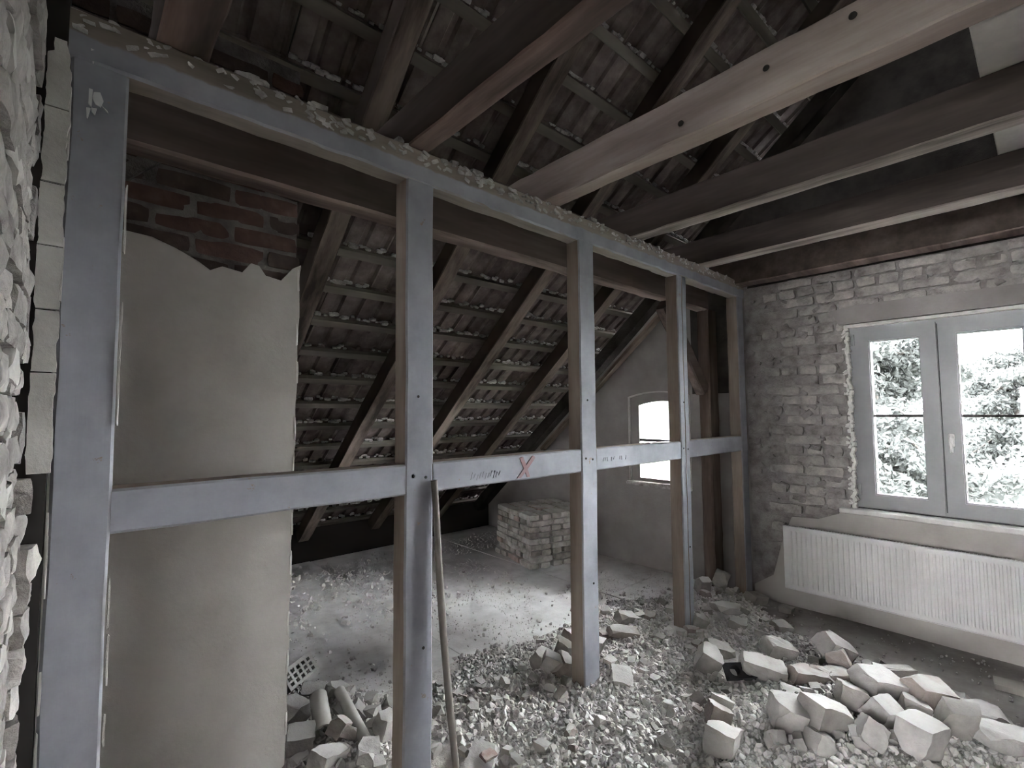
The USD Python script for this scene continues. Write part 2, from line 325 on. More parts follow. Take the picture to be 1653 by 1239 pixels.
M["pole"] = mat_rough("worn_pole_wood", wood_stops((0.12, 0.105, 0.095), (0.20, 0.18, 0.165), (0.31, 0.285, 0.265)), 8, ALONG_Z, 0.3, 0.003, 40, rough=0.6)
M["redpaint"] = mat_rough("faded_red_chalk", [(0.35, (0.25, 0.205, 0.22)), (0.6, (0.27, 0.165, 0.17))], 30, (1, 1, 1), 0.1, 0.001, 60)
M["pencil"] = mat_plain("pencil_lead", (0.235, 0.243, 0.272), 0.6)
M["chalk"] = mat_plain("bare_white_scrape", (0.60, 0.60, 0.60), 0.8)
M["pipe"] = mat_rough("dusty_plastic_pipe", [(0.3, (0.42, 0.41, 0.38)), (0.6, (0.54, 0.53, 0.50))], 8, (1, 1, 1), 0.05, 0.002, 50, rough=0.6)
M["board"] = mat_rough("pale_ceiling_board", [(0.3, (0.36, 0.34, 0.315)), (0.6, (0.48, 0.46, 0.42))], 4, (1, 1, 1), 0.1, 0.003, 40)
M["foliage"] = usdkit.material(stage, "/World/Looks/conifer_foliage", {"d": ("diffuse_bsdf", {"color": (0.060, 0.064, 0.062)}), "t": ("translucent_bsdf", {"color": (0.062, 0.066, 0.063)}), "m": ("mix_closure", {"fac": 0.45})},
                               [("d.BSDF", "m.closure1"), ("t.BSDF", "m.closure2")], surface="m.closure")
M["bark"] = mat_rough("conifer_bark", [(0.3, (0.03, 0.027, 0.024)), (0.6, (0.055, 0.05, 0.045))], 8, (1, 1, 0.2), 0.3, 0.01, 30)
M["ground"] = mat_rough("garden_ground", [(0.3, (0.05, 0.06, 0.045)), (0.6, (0.09, 0.10, 0.08))], 1, (1, 1, 1), 0.2, 0.02, 10)
M["render"] = mat_plain("pale_house_render", (0.72, 0.72, 0.70), 0.9)
M["hroof"] = mat_plain("grey_house_roof", (0.30, 0.30, 0.30), 0.9)
M["near_black"] = mat_rough("dark_masonry", [(0.3, (0.035, 0.031, 0.029)), (0.6, (0.075, 0.067, 0.062))], 5, (1, 1, 1), 0.6, 0.015, 30)
M["flat_dark"] = mat_plain("plain_near_black", (0.03, 0.027, 0.025), 0.95)  # plain near-black, also used for the added light-blocking roof sheets
M["glass"] = usdkit.material(stage, "/World/Looks/window_glass", {"t": ("transparent_bsdf", {"color": (0.93, 0.95, 0.95)}), "gl": ("glossy_bsdf", {"color": (1, 1, 1), "roughness": 0.02}), "fr": ("fresnel", {"IOR": 1.45}), "mx": ("mix_closure", {})},
                             [("fr.fac", "mx.fac"), ("t.BSDF", "mx.closure1"), ("gl.BSDF", "mx.closure2")], surface="mx.closure")

# ================================================================== layout constants (metres; x along the timber wall, y towards the eaves)
FY0, FY1 = 1.72, 1.815            # timber wall, room side and back
GX, GXE = 4.21, 4.33              # gable wall: room face, eaves face
SLOPE, Z0R, Y0R = 0.85, 2.473, 2.62     # underside of the rafters: z = Z0R - SLOPE*(y - Y0R)
RIDGE = 0.47
ANG = math.atan(SLOPE)
def under_rafter(y): return Z0R - SLOPE * (abs(y - RIDGE) + RIDGE - Y0R)
XL, XR, YB = -3.2, 4.62, -0.95
rng = np.random.default_rng(11)

# ================================================================== setting: floor
fl = thing("floor", (0, 0, 0), "pale dusty screed floor of the attic with panel joints", "floor", kind="structure")
obj("subfloor", box(XL, XR, -4.7, 5.75, -0.25, -0.03), M["flat_dark"], fl)
xs_ = [-3.2, -1.2, 0.36, 1.90, 3.44, 4.33]
for i in range(len(xs_) - 1):
    ys_ = [1.76, 2.60, 5.7] if i == 4 else [1.76, 2.30 + 0.05 * i, 5.7]
    for j in range(2):
        g = 0.003
        obj("floor_panel", cbox(xs_[i] + g, xs_[i + 1] - g, ys_[j] + g, ys_[j + 1] - g, -0.04, float(rng.uniform(-0.003, 0.003)), 0.004), M["floor"], fl)
obj("room_screed", grid(np.linspace(XL, 4.25, 150), np.linspace(-4.6, 1.80, 120), lambda X, Y: 0.045 + 0.012 * (meshkit.fbm(np.stack([X * 2, Y * 2, X * 0], -1), 3, 4) - 0.5)), M["rfloor"], fl, smooth=True)

# ================================================================== setting: gable wall (right)
def arch(y0, y1, z0, z1, rise, n=12):
    t = np.linspace(0, 1, n); y = y1 + (y0 - y1) * t
    return Polygon([(y0, z0), (y1, z0)] + [(a, z1 + rise * (1 - (2 * b - 1) ** 2)) for a, b in zip(y, t)])
WY0, WY1, WZ0, WZ1 = -0.045, 0.99, 0.83, 2.178      # room window opening at the wall face
V = dict(y0=2.31, y1=2.965, z0=0.825, z1=1.70, rise=0.05)
rz = lambda y: under_rafter(y) + 0.13
gable = Polygon([(-4.62, -0.2), (5.72, -0.2), (5.72, 0.0), (RIDGE, rz(RIDGE)), (-4.62, rz(-4.62) if rz(-4.62) > 0 else 0.05)])
wr = thing("wall_right", (GX, 0.4, 0), "gable wall of rough limewashed bricks with the double window, plastered towards the eaves", "wall", kind="structure")
holes = sbox(WY0, WZ0, WY1, WZ1).union(arch(**V))
core_room = gable.intersection(sbox(-4.7, -0.2, 1.72, 2.6)).difference(holes)
core_eave = gable.intersection(sbox(1.72, -0.2, 5.8, 2.75)).difference(holes)
core_top = gable.intersection(sbox(-4.7, 2.6, 1.72, 2.75)).union(gable.intersection(sbox(-4.7, 2.75, 5.8, 5)))
obj("mortar_core", extrude_x(core_room, GX + 0.022, 4.56), M["mortar"], wr, smooth=False)
obj("plaster_face", extrude_x(core_eave, GXE, 4.43), M["gplaster"], wr, smooth=False)
obj("dark_masonry", box(GXE - 0.008, GXE + 0.02, 1.80, 2.26, 1.72, 2.74), M["near_black"], wr)  # near-black slab painting in the shade of the corner behind the plate
obj("dark_masonry", extrude_x(core_top, GXE - 0.02, 4.56), M["near_black"], wr, smooth=False)  # upper gable in a near-black tone
# plaster left on the lower wall under and beside the window, and over the lintel
ap = Polygon([(-0.95, 0.0), (1.70, 0.0), (1.70, 0.14), (1.55, 0.25), (1.47, 0.55), (1.40, 0.73), (1.22, 0.74), (1.08, 0.80), (1.075, 0.815), (-0.95, 0.815)])
obj("plaster_apron", extrude_x(ap, GX - 0.012, GX + 0.03), M["plaster"], wr, smooth=False)
lp = Polygon([(-0.95, 2.19), (1.03, 2.19), (1.06, 2.26), (1.10, 2.30), (0.9, 2.325), (0.55, 2.318), (0.2, 2.312), (-0.95, 2.30)])
obj("plaster_lintel", extrude_x(lp, GX - 0.006, GX + 0.03), M["gplaster"], wr, smooth=False)
bricks = []
course, L = 0.077, 0.262
row = 0; z = 0.06
while z < 2.585:
    off = (row % 2) * 0.5 * L + 0.03 * rng.standard_normal() * 0.4
    header = row % 4 == 3
    w = L / 2 if header else L
    y = 1.70 + off - L
    while y > -1.1:
        ya, yb = max(y - w + 0.006, -0.95), min(y - 0.006, 1.70)
        y -= w
        if yb - ya < 0.05: continue
        cyc, czc = (ya + yb) / 2, z + course / 2
        if WY0 - 0.012 < yb and ya < WY1 + 0.012 and z + course > WZ0 - 0.02 and z < WZ1 + 0.012:
            if yb > WY1 + 0.06: ya = WY1 + 0.012
            elif ya < WY0 - 0.06: yb = WY0 - 0.012
            else: continue
            cyc = (ya + yb) / 2
        if sbox(ya, z, yb, z + course).intersection(ap).area > 0.72 * (yb - ya) * course: continue
        if sbox(ya, z, yb, z + course).intersection(lp).area > 0.72 * (yb - ya) * course: continue
        bricks.append((ya, yb, z, min(z + course, 2.597)))
    z += course; row += 1
bricks.sort(key=lambda b: -(b[0] + b[1]))
for i, (ya, yb, za, zb) in enumerate(bricks):
    proud = float(rng.normal(0, 0.006)); tilt = float(rng.normal(0, 1.2))
    if rng.random() < 0.07: proud += 0.014
    b = lumpy_box((0.085, (yb - ya) - 0.004, (zb - za) - float(rng.uniform(0.004, 0.013))), 300 + i, 0.008, (1, 6, 3), 22, 0.32)
    b = place(b, (GX + 0.0405 + proud, (ya + yb) / 2, (za + zb) / 2), rot([1, 0, 0], tilt) @ rot([0, 0, 1], float(rng.normal(0, 1.5))))
    obj("brick", b, M[f"wbrick{int(rng.integers(3))}"], wr, smooth=40)
# smears of mortar and limewash over the joints
sm = []
for i in range(210):
    y, z = float(rng.uniform(-0.3, 1.69)), float(rng.uniform(0.75, 2.58))
    if WY0 - 0.05 < y < WY1 + 0.06 and WZ0 - 0.06 < z < WZ1 + 0.14: continue
    s = rng.uniform(0.012, 0.045)
    c = chunk((0.03, s * 2.0, s), 900 + i, 0.004, 0.5, 1)
    sm.append(place(c, (GX + 0.014, y, z), rot([1, 0, 0], rng.uniform(-40, 40))))
obj("mortar_smear", join(sm), M["mortar"], wr, kind="stuff", smooth=40)

# ------------------------------------------------------------------ window_1: the double window
w1 = thing("window_1", (4.24, 0.47, 0.83), "white plastic double-sash window above the radiator, garden trees behind it", "window", kind="structure")
fx0, fx1 = 4.265, 4.335
def frame_x(y0, y1, z0, z1, t, x0, x1, tb=None):
    p = sbox(y0, z0, y1, z1).difference(sbox(y0 + t, z0 + (tb or t), y1 - t, z1 - t))
    return extrude_x(p, x0, x1)
obj("frame", join([frame_x(WY0 - 0.01, WY1 - 0.008, 0.85, 2.165, 0.055, fx0, fx1), box(fx0 - 0.0, fx1, 0.445, 0.525, 0.9, 2.12)]), M["upvc"], w1)
def sash(y0, y1):
    z0, z1, t = 0.872, 2.142, 0.082
    s = obj("sash", join([frame_x(y0, y1, z0, z1, t, fx0 - 0.022, fx1 - 0.01),
                          frame_x(y0 + t - 0.004, y1 - t + 0.004, z0 + t - 0.004, z1 - t + 0.004, 0.012, fx0 - 0.008, fx1 - 0.015)]), M["upvc"], w1)
    pt = str(s.GetPath())
    g = obj("pane", box(fx0 + 0.012, fx0 + 0.016, y0 + t, y1 - t, z0 + t, z1 - t), M["glass"], s)
    obj("gasket", frame_x(y0 + t + 0.007, y1 - t - 0.007, z0 + t + 0.007, z1 - t - 0.007, 0.0035, fx0 + 0.005, fx0 + 0.012), M["dark"], s)
    obj("glazing_bar", box(fx0 + 0.001, fx0 + 0.024, y0 + t, y1 - t, 1.508, 1.524), M["iron"], s, label="thin dark glazing bar across the pane")
    return s
sl = sash(0.492, 0.945); sr = sash(0.004, 0.478)
obj("meeting_seal", box(fx0 - 0.0235, fx0 - 0.0205, 0.4825, 0.4875, 0.885, 2.13), M["dark"], w1)
hd = join([cbox(fx0 - 0.032, fx0 - 0.022, 0.428, 0.458, 1.315, 1.40, 0.004), place(trimesh.creation.cylinder(0.009, 0.03, sections=12), (fx0 - 0.045, 0.443, 1.375), rot([0, 1, 0], 90)),
           cbox(fx0 - 0.064, fx0 - 0.05, 0.434, 0.452, 1.275, 1.385, 0.005)])
obj("handle", hd, M["sill"], w1)
for zz in (0.99, 2.07):
    obj("hinge", tube([(fx0 - 0.03, 0.952, zz - 0.04), (fx0 - 0.03, 0.952, zz), (fx0 - 0.03, 0.952, zz + 0.04)], 0.009, 10), M["upvc"], w1)
ft = []
for i in range(70):
    z = 0.86 + i * 0.0188
    ft.append(place(chunk((0.045, 0.014 + 0.012 * rng.random(), 0.03), 1400 + i, 0.004, 0.5, 1), (GX + 0.02, WY1 - 0.006 + 0.006 * rng.standard_normal(), z), rot([1, 0, 0], rng.uniform(-30, 30))))
for i in range(22):
    z = rng.uniform(0.87, 2.14)
    ft.append(place(chunk((0.02, 0.03, 0.012), 1500 + i, 0.003, 0.6, 1), (GX - 0.004, WY1 + 0.012, z), rot([1, 0, 0], rng.uniform(-50, 50))))
obj("sealing_foam", join(ft), M["foam"], w1, label="ragged white sealing foam down the window edge", smooth=40)
obj("head_bead", join([cbox(GX - 0.004, GX + 0.045, WY0 - 0.02, WY1 + 0.012, 2.163, 2.186, 0.004)]), M["foam"], w1)
obj("reveal", join([box(GX + 0.045, fx0 + 0.02, WY1 - 0.012, WY1 + 0.01, 0.85, 2.17), box(GX + 0.045, fx0 + 0.02, WY0 - 0.01, WY0 + 0.002, 0.85, 2.17)]), M["mortar"], w1)
obj("window_sill", cbox(GX - 0.055, fx0 + 0.02, WY0 - 0.11, 1.072, 0.815, 0.852, 0.006), M["sill"], w1)
obj("weather_bar", box(fx0 - 0.02, fx0 + 0.03, WY0, WY1 - 0.01, 0.852, 0.858), M["dark"], w1)

# ------------------------------------------------------------------ window_2: small arched window at the eaves
w2 = thing("window_2", (4.4, 2.58, 0.82), "small segment-arched attic window at the eaves, glowing white", "window", kind="structure")
fo = arch(V["y0"] - 0.01, V["y1"] + 0.006, V["z0"] - 0.006, V["z1"] + 0.006, V["rise"]); fi = arch(V["y0"] + 0.05, V["y1"] - 0.105, V["z0"] + 0.06, V["z1"] - 0.075, V["rise"] * 0.7)
obj("frame", extrude_x(fo.difference(fi), GXE + 0.006, GXE + 0.05), M["gplaster"], w2)
obj("pane", extrude_x(fi.buffer(0.005), GXE + 0.030, GXE + 0.034), M["glass"], w2)
obj("glazing_bar", box(GXE + 0.018, GXE + 0.046, V["y0"] + 0.05, V["y1"] - 0.105, 1.255, 1.28), M["iron"], w2)
obj("plaster_edge", extrude_x(arch(V["y0"] - 0.02, V["y1"] + 0.014, V["z0"] - 0.01, V["z1"] + 0.014, V["rise"]).difference(arch(V["y0"], V["y1"] - 0.004, V["z0"] - 0.02, V["z1"], V["rise"])), GXE - 0.012, GXE + 0.01), M["wplaster"], w2)
obj("sill", place(lumpy_box((0.09, 0.70, 0.045), 77, 0.008, (3, 14, 2), 26, 0.3), (GXE - 0.005, 2.64, V["z0"] + 0.004)), M["torch"], w2)

# ================================================================== setting: left wall
wl = thing("wall_left", (-0.25, 1.1, 0), "close-up rough limewashed brick wall with a broken edge beside the first post", "wall", kind="structure")
LX = -0.092
obj("mortar_core", box(-0.36, LX - 0.018, 0.45, 1.585, 0.0, 3.1), M["mortar"], wl)
row = 0; z = 0.05
nb = 0
while z < 2.98:
    y = 1.60 + (row % 2) * 0.13
    while y > 0.46:
        ya, yb = max(y - 0.256, 0.46), min(y - 0.008, 1.60 + rng.uniform(-0.03, 0.012))
        y -= 0.262
        if yb - ya < 0.05: continue
        b = lumpy_box((0.10, yb - ya, course - float(rng.uniform(0.004, 0.012))), 2000 + nb, 0.007, (2, 10, 4), 30, 0.28)
        b = place(b, (LX - 0.05 + float(rng.normal(0, 0.004)), (ya + yb) / 2, z + course / 2), rot([1, 0, 0], float(rng.normal(0, 1.5))))
        obj("brick", b, M[f"wbrick{2 if rng.random() < 0.6 else 1}"], wl, smooth=40); nb += 1
    z += course; row += 1
# broken end of the wall, between its face and the post
z = 0.02; i = 0
while z < 1.40:
    h = float(rng.uniform(0.06, 0.085))
    b = chunk((0.085, 0.085, h - 0.008), 2300 + i, 0.010, 0.35, 2)
    obj("broken_brick", place(b, (-0.115 + float(rng.normal(0, 0.006)), 1.640 + float(rng.normal(0, 0.006)), z + h / 2), rot([0, 0, 1], float(rng.uniform(-14, 14)))), M[f"wbrick{int(rng.integers(2)) + 1}"], wl, smooth=40)
    z += h; i += 1
obj("dark_backing", box(-0.36, -0.05, 1.70, 1.80, 0.0, 3.0), M["flat_dark"], wl)
cuts = [1.405, 1.66, 1.82, 1.985, 2.15, 2.35, 2.54]
for i in range(len(cuts) - 1):
    za, zb = cuts[i] + 0.002, cuts[i + 1] - 0.002
    wob = lambda zz, s: 0.016 * (float(meshkit.fbm(np.array([zz * 22.0, s * 7.3, 0.5]), 3, 8)) - 0.5)
    n = 22; zz = np.linspace(za, zb, n)
    xl = [-0.088 + wob(q, 1) + (0.012 if q > 2.5 else 0) for q in zz]; xr = [-0.041 + wob(q, 3) - (0.02 * max(0, q - 2.45) / 0.2) for q in zz]
    p = Polygon([(a, b) for a, b in zip(xl, zz)] + [(a, b) for a, b in zip(xr[::-1], zz[::-1])])
    obj("plaster_strip", extrude_y(p, 1.690 + 0.003 * (i % 2), 1.712), M["wplaster"], wl, smooth=False)
for i, zz in enumerate((1.5, 1.78, 2.05, 2.28, 2.45)):
    obj("broken_brick", place(chunk((0.05, 0.06, 0.12), 2400 + i, 0.010, 0.5, 2), (-0.118, 1.66, zz)), M["mortar"], wl, smooth=40)
sm = []
for i in range(60):
    y, z = float(rng.uniform(0.5, 1.6)), float(rng.uniform(0.1, 2.95)); s = rng.uniform(0.02, 0.06)
    sm.append(place(chunk((0.016, s * 2.4, s * 1.1), 2500 + i, 0.005, 0.7, 2), (LX - 0.004, y, z), rot([1, 0, 0], rng.uniform(-25, 25))))
obj("mortar_smear", join(sm), M["wplaster"], wl, kind="stuff", smooth=40)

# ================================================================== setting: rest of the shell behind the camera
wb = thing("wall_back", (0.7, YB, 0), "plastered wall behind the viewer", "wall", kind="structure")
obj("plaster_face", box(XL, GX + 0.02, YB - 0.2, YB, 0, 2.66), M["wplaster"], wb)
wf = thing("wall_hall", (XL, 0, 0), "plastered far wall of the neighbouring room with an assumed window", "wall", kind="structure")
we = thing("wall_eaves", (0.7, 5.45, 0), "low dark wall added at the foot of the rafters to keep daylight out of the eaves", "wall", kind="structure")
obj("masonry", box(XL, GXE, 5.32, 5.75, -0.03, 0.42), M["flat_dark"], we)  # added to close the eaves against a light leak
wq = thing("wall_eaves_back", (0.7, -4.5, 0), "low unseen wall added behind the viewer to keep daylight out of the far eaves", "wall", kind="structure")
obj("masonry", box(XL, GXE, -4.75, -4.38, -0.03, 0.42), M["flat_dark"], wq)  # unseen, added so no daylight leaks in over the room
H3 = (-0.50, 0.40, 1.0, 2.0)   # y0, y1, z0, z1 of the unseen opening added to light the gable
lg = gable.difference(sbox(H3[0], H3[2], H3[1], H3[3]))
obj("plaster_face", extrude_x(lg, XL - 0.25, XL), M["wplaster"], wf, smooth=False)
wh = thing("wall_hall_side", (-1.7, 1.78, 0), "plastered side wall of the neighbouring room", "wall", kind="structure")
obj("plaster_face", box(XL, -0.34, 1.74, 1.86, 0, 2.66), M["wplaster"], wh)
ce = thing("ceiling", (-1.7, 0.4, 2.62), "flat white ceiling of the neighbouring room", "ceiling", kind="structure")
obj("plaster_face", box(XL, -0.20, YB, 1.74, 2.66, 2.70), M["wplaster"], ce)
w3 = thing("window_3", (XL, 0.35, 0.75), "assumed unseen window behind the viewer, added to light the gable wall", "window", kind="structure")
obj("frame", join([frame_x(H3[0], H3[1], H3[2], H3[3], 0.06, XL - 0.14, XL - 0.07)]), M["upvc"], w3)

# ================================================================== setting: roof
COSA, SINA = math.cos(ANG), math.sin(ANG)
def roof_pt(x, d, n):
    """eaves slope: d metres down the slope from the ridge line, n metres above the rafters' underside (perpendicular)"""
    y = RIDGE + d * COSA + n * SINA; z = under_rafter(RIDGE) - d * SINA + n * COSA
    return np.stack([np.broadcast_to(x, np.shape(y)), y, z], -1)
def roof_mesh(u, d, n, f): return roof_pt(np.asarray(u), np.asarray(d), np.asarray(n)), f
rf = thing("roof", (0.5, RIDGE, 4.3), "steep tiled roof seen from inside, bare clay tiles on battens", "roof", kind="structure")
RD, PITCHR, TW = 0.125, 0.2755, 0.27       # rafter depth, row pitch, tile width
Lr = 6.9
d_of_y = lambda y: (y - RIDGE) / COSA
rows = np.arange(0.16, 6.75, PITCHR)
def uv_box(u0, u1, d0, d1, n0, n1):
    v, f = box(u0, u1, d0, d1, n0, n1); return roof_mesh(v[:, 0], v[:, 1], v[:, 2], f[:, ::-1])
for d in rows:
    obj("batten", uv_box(XL, 4.52, d - 0.026, d + 0.026, RD, RD + 0.034), M["batten"], rf, smooth=False)
prof = np.array([(0, 0.004), (0.018, 0.0), (0.072, 0.0), (0.084, 0.020), (0.098, 0.024), (0.112, 0.020), (0.124, 0.0), (0.207, 0.0), (0.219, 0.020), (0.233, 0.024), (0.247, 0.020), (0.259, 0.0), (0.272, 0.003)])
def tile(u0, d, seed):
    r = np.random.default_rng(seed); k = len(prof); T = 0.013
    d0, d1 = d - 0.035, d + PITCHR + 0.035           # head (hung on the batten) and tail
    n0 = RD + 0.037; n1 = n0 + 0.028
    j = r.normal(0, 0.004, 2)
    u = u0 + prof[:, 0] + j[0]
    vs = []
    for dd, nn in ((d0, n0), ((d0 + d1) / 2, (n0 + n1) / 2), (d1, n1)):
        for t in (0, T):
            vs.append(np.stack([u, np.full(k, dd + j[1] + r.normal(0, 0.002)), nn + t + prof[:, 1]], 1))
    v = np.vstack(vs); fs = []
    def q(a, b, c, d_): fs.extend([(a, b, c), (a, c, d_)])
    for s in range(2):
        lo, hi = s * 2 * k, (s + 1) * 2 * k
        for i in range(k - 1):
            q(lo + i, lo + i + 1, hi + i + 1, hi + i); q(lo + k + i, hi + k + i, hi + k + i + 1, lo + k + i + 1)
        q(lo, hi, hi + k, lo + k); q(lo + k - 1, lo + 2 * k - 1, hi + 2 * k - 1, hi + k - 1)
    for i in range(k - 1):
        q(i, k + i, k + i + 1, i + 1); e = 4 * k; q(e + i, e + i + 1, e + k + i + 1, e + k + i)
    return roof_mesh(v[:, 0], v[:, 1], v[:, 2], np.array(fs))
cand = []
for d in rows:
    for u0 in np.arange(XL + 0.05, 4.30, TW):
        p = roof_pt(u0 + TW / 2, d + 0.14, RD)
        vis = (0.55 < p[0] < 4.25) and (0.9 < p[1] < 5.1) and p[0] > 0.36 * (p[1] - 0.0) - 0.55
        cand.append((0 if vis else 1, float(np.linalg.norm(p - [0, 0, EYE])), u0, d))
cand.sort()
rest, torch = [], []
for i, (nv, dist, u0, d) in enumerate(cand):
    t = tile(u0, d, 4000 + i)
    if nv == 0 and i < 300:
        obj("tile", t, M[f"tile{int(rng.integers(3))}"], rf, smooth=35)
    else:
        rest.append(t)
    if 0.5 < u0 < 4.3 and d > 0.4:
        lot = rng.random()
        for q in range(11):
            if rng.random() < (0.25 if lot > 0.25 else 0.7): continue
            s = rng.uniform(0.008, 0.017) * (1.25 if rng.random() < 0.15 else 1)
            uu = (q + 0.5) * TW / 11 + rng.normal(0, 0.003)
            c, f = chunk((s * 2.3, s * 1.2, s * 1.3), 6000 + len(torch), 0.003, 0.6, 0)
            torch.append(roof_mesh(c[:, 0] + u0 + uu, c[:, 1] + d - 0.043 + rng.normal(0, 0.003), c[:, 2] + RD + 0.034 + np.interp(uu, prof[:, 0], prof[:, 1]), f))
obj("tile_field", join(rest), M["tile0"], rf, kind="stuff", smooth=35)
obj("mortar_torching", join(torch), M["torch"], rf, kind="stuff", smooth=40, label="white crumbly mortar at the tile heads")
# far slope, ridge, and added sheets that block daylight
n_ = 60
du = np.linspace(XL, 4.52, n_)
def mirror(me):
    v, f = me; v = v.copy(); v[:, 1] = 2 * RIDGE - v[:, 1]; return v, f[:, ::-1]
obj("far_slope", mirror(uv_box(XL - 0.3, 4.62, -0.05, Lr, RD + 0.02, RD + 0.05)), M["tile0"], rf, smooth=False)
obj("ridge_cap", box(XL - 0.3, 4.62, RIDGE - 0.25, RIDGE + 0.25, under_rafter(RIDGE) + 0.20, under_rafter(RIDGE) + 0.45), M["flat_dark"], rf)
obj("light_block_sheet", join([uv_box(XL - 0.3, 4.62, -0.16, Lr, RD + 0.115, RD + 0.13), mirror(uv_box(XL - 0.3, 4.62, -0.16, Lr, RD + 0.115, RD + 0.13))]), M["flat_dark"], rf, smooth=False)  # unseen sheets added above the tiles to stop daylight leaking through

# ================================================================== rafters (eaves slope)
RX = [(1.01, "right beside the chimney"), (1.805, "crossing behind the second post"), (2.605, "passing behind the rail with the red cross"), (3.455, "partly behind the third post"), (4.135, "dark one tight against the gable wall")]
for i, (x, where) in enumerate(RX):
    a, b = roof_pt(x, 0.05, RD / 2), roof_pt(x, 6.28, RD / 2)
    obj("rafter", beam(a, b, (1, 0, 0), 0.115 if i < 4 else 0.13, RD - 0.004, 0.12, 0.004, 0.006, 50 + i), M["wood_s"] if i < 4 else M["near_black"],
        label=f"sloping brown roof rafter, {where}", cat="rafter")
gb = thing("verge_board", roof_pt(4.26, 3.2, 0), "pale narrow board under the rafter along the gable wall", "board")
obj("board", beam(roof_pt(4.275, 2.5, -0.02), roof_pt(4.275, 4.9, -0.02), (1, 0, 0), 0.09, 0.035, 0.12, 0.002, 0.004, 91), M["lwood_s"], gb)

# ================================================================== ceiling joists and loft boards
JX = [(0.205, 0.135, "dark one over the first post"), (1.03, 0.10, "reddish one landing beside the second post"), (1.84, 0.105, "large pale one, brightest and nearest"), (2.635, 0.115, "dark-sided with a pale underside, right of the big pale one"), (3.51, 0.135, "with a thin pale underside, next to the gable wall beam")]
for i, (x, w, where) in enumerate(JX):
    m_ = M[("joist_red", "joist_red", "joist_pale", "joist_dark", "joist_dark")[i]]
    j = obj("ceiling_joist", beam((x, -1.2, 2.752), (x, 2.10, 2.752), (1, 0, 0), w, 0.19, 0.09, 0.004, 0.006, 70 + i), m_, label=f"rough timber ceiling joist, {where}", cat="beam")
    if i == 2:
        for yy, zz in ((0.62, 2.77), (0.36, 2.80), (0.95, 2.72)):
            obj("knot_hole", place(trimesh.creation.icosphere(2, 0.012), (x - w / 2 - 0.001, yy, zz)), M["flat_dark"], j)
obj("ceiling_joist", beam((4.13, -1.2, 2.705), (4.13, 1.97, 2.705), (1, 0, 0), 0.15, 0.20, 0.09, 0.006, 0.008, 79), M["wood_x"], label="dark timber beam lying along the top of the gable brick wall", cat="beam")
for i, (x0, x1) in enumerate(((2.02, 2.56), (2.72, 3.42), (3.60, 4.04))):
    wh_ = ("largest, right behind the big pale joist", "bright one between two dark-sided joists", "sliver next to the gable beam")[i]
    lb = thing("loft_board", ((x0 + x1) / 2, -0.3, 2.85), f"pale ceiling board at top right, {wh_}", "board")
    obj("board", cbox(x0 - 0.06, x1 + 0.06, -1.1, 0.125 - 0.004 * i, 2.852, 2.876, 0.004), M["board"], lb)

# ================================================================== purlin, its post and brace
pu = thing("purlin", (2.1, 2.04, 2.45), "dark heavy timber purlin running behind the painted top plate", "beam")
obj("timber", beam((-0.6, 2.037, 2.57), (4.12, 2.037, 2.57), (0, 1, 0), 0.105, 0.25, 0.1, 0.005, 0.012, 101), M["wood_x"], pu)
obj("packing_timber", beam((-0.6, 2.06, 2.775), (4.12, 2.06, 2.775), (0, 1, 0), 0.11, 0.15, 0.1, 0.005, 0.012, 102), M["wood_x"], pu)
obj("purlin_post", beam((4.165, 2.025, 0), (4.165, 2.025, 2.45), (1, 0, 0), 0.17, 0.10, 0.1, 0.005, 0.012, 103), M["wood_z"], label="dark timber post against the gable wall, holding the purlin's end", cat="post")
bx = np.array
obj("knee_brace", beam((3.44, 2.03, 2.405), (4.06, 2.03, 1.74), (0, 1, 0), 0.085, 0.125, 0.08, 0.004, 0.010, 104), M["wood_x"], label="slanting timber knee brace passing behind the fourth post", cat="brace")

# ================================================================== the painted timber wall
ord_ = ["first painted post at the far left, beside the rough brick wall", "second painted post, the one the pole leans on", "third painted post, in front of the brick stack", "fourth painted post, slender and split down the middle, before the arched window", "fifth painted post, half hidden at the gable brick wall"]
PX = [(-0.042, 0.082), (0.978, 1.108), (2.052, 2.186), (3.115, 3.238), (4.095, 4.208)]
posts = []
for i, (x0, x1) in enumerate(PX):
    t = thing("timber_post", ((x0 + x1) / 2, 1.77, 0.0), "blue-grey " + ord_[i], "post")
    z1 = 2.518
    obj("timber", beam(((x0 + x1) / 2, (FY0 + FY1) / 2, 0.0 if i < 2 else 0.073), ((x0 + x1) / 2, (FY0 + FY1) / 2, z1), (1, 0, 0), x1 - x0, FY1 - FY0, 0.06, 0.0028, 0.007, 120 + i, notch=(i == 3), freq=6), M["post"], t)
    posts.append(t)
    if i in (1, 2, 3):
        for (dx, zz) in ((-0.03, 1.30), (0.028, 1.292), (0.02, 0.62), (-0.01, 1.62)):
            obj("nail_hole", place(trimesh.creation.cylinder(0.006, 0.004, sections=8), ((x0 + x1) / 2 + dx, FY0 - 0.0005, zz), rot([1, 0, 0], 90)), M["flat_dark"], posts[i])
chips = [[(-0.004, 2.556), (0.012, 2.553), (0.006, 2.535), (0.001, 2.518)], [(-0.004, 2.442), (0.002, 2.442), (0.001, 2.395), (-0.004, 2.40)], [(0.006, 2.436), (0.018, 2.440), (0.025, 2.420), (0.020, 2.402), (0.010, 2.405), (0.004, 2.42)],
         [(0.022, 2.408), (0.036, 2.392), (0.034, 2.396), (0.024, 2.404)], [(0.002, 2.39), (0.012, 2.392), (0.009, 2.375), (0.004, 2.38)], [(-0.008, 2.386), (-0.001, 2.388), (-0.006, 2.358)]]
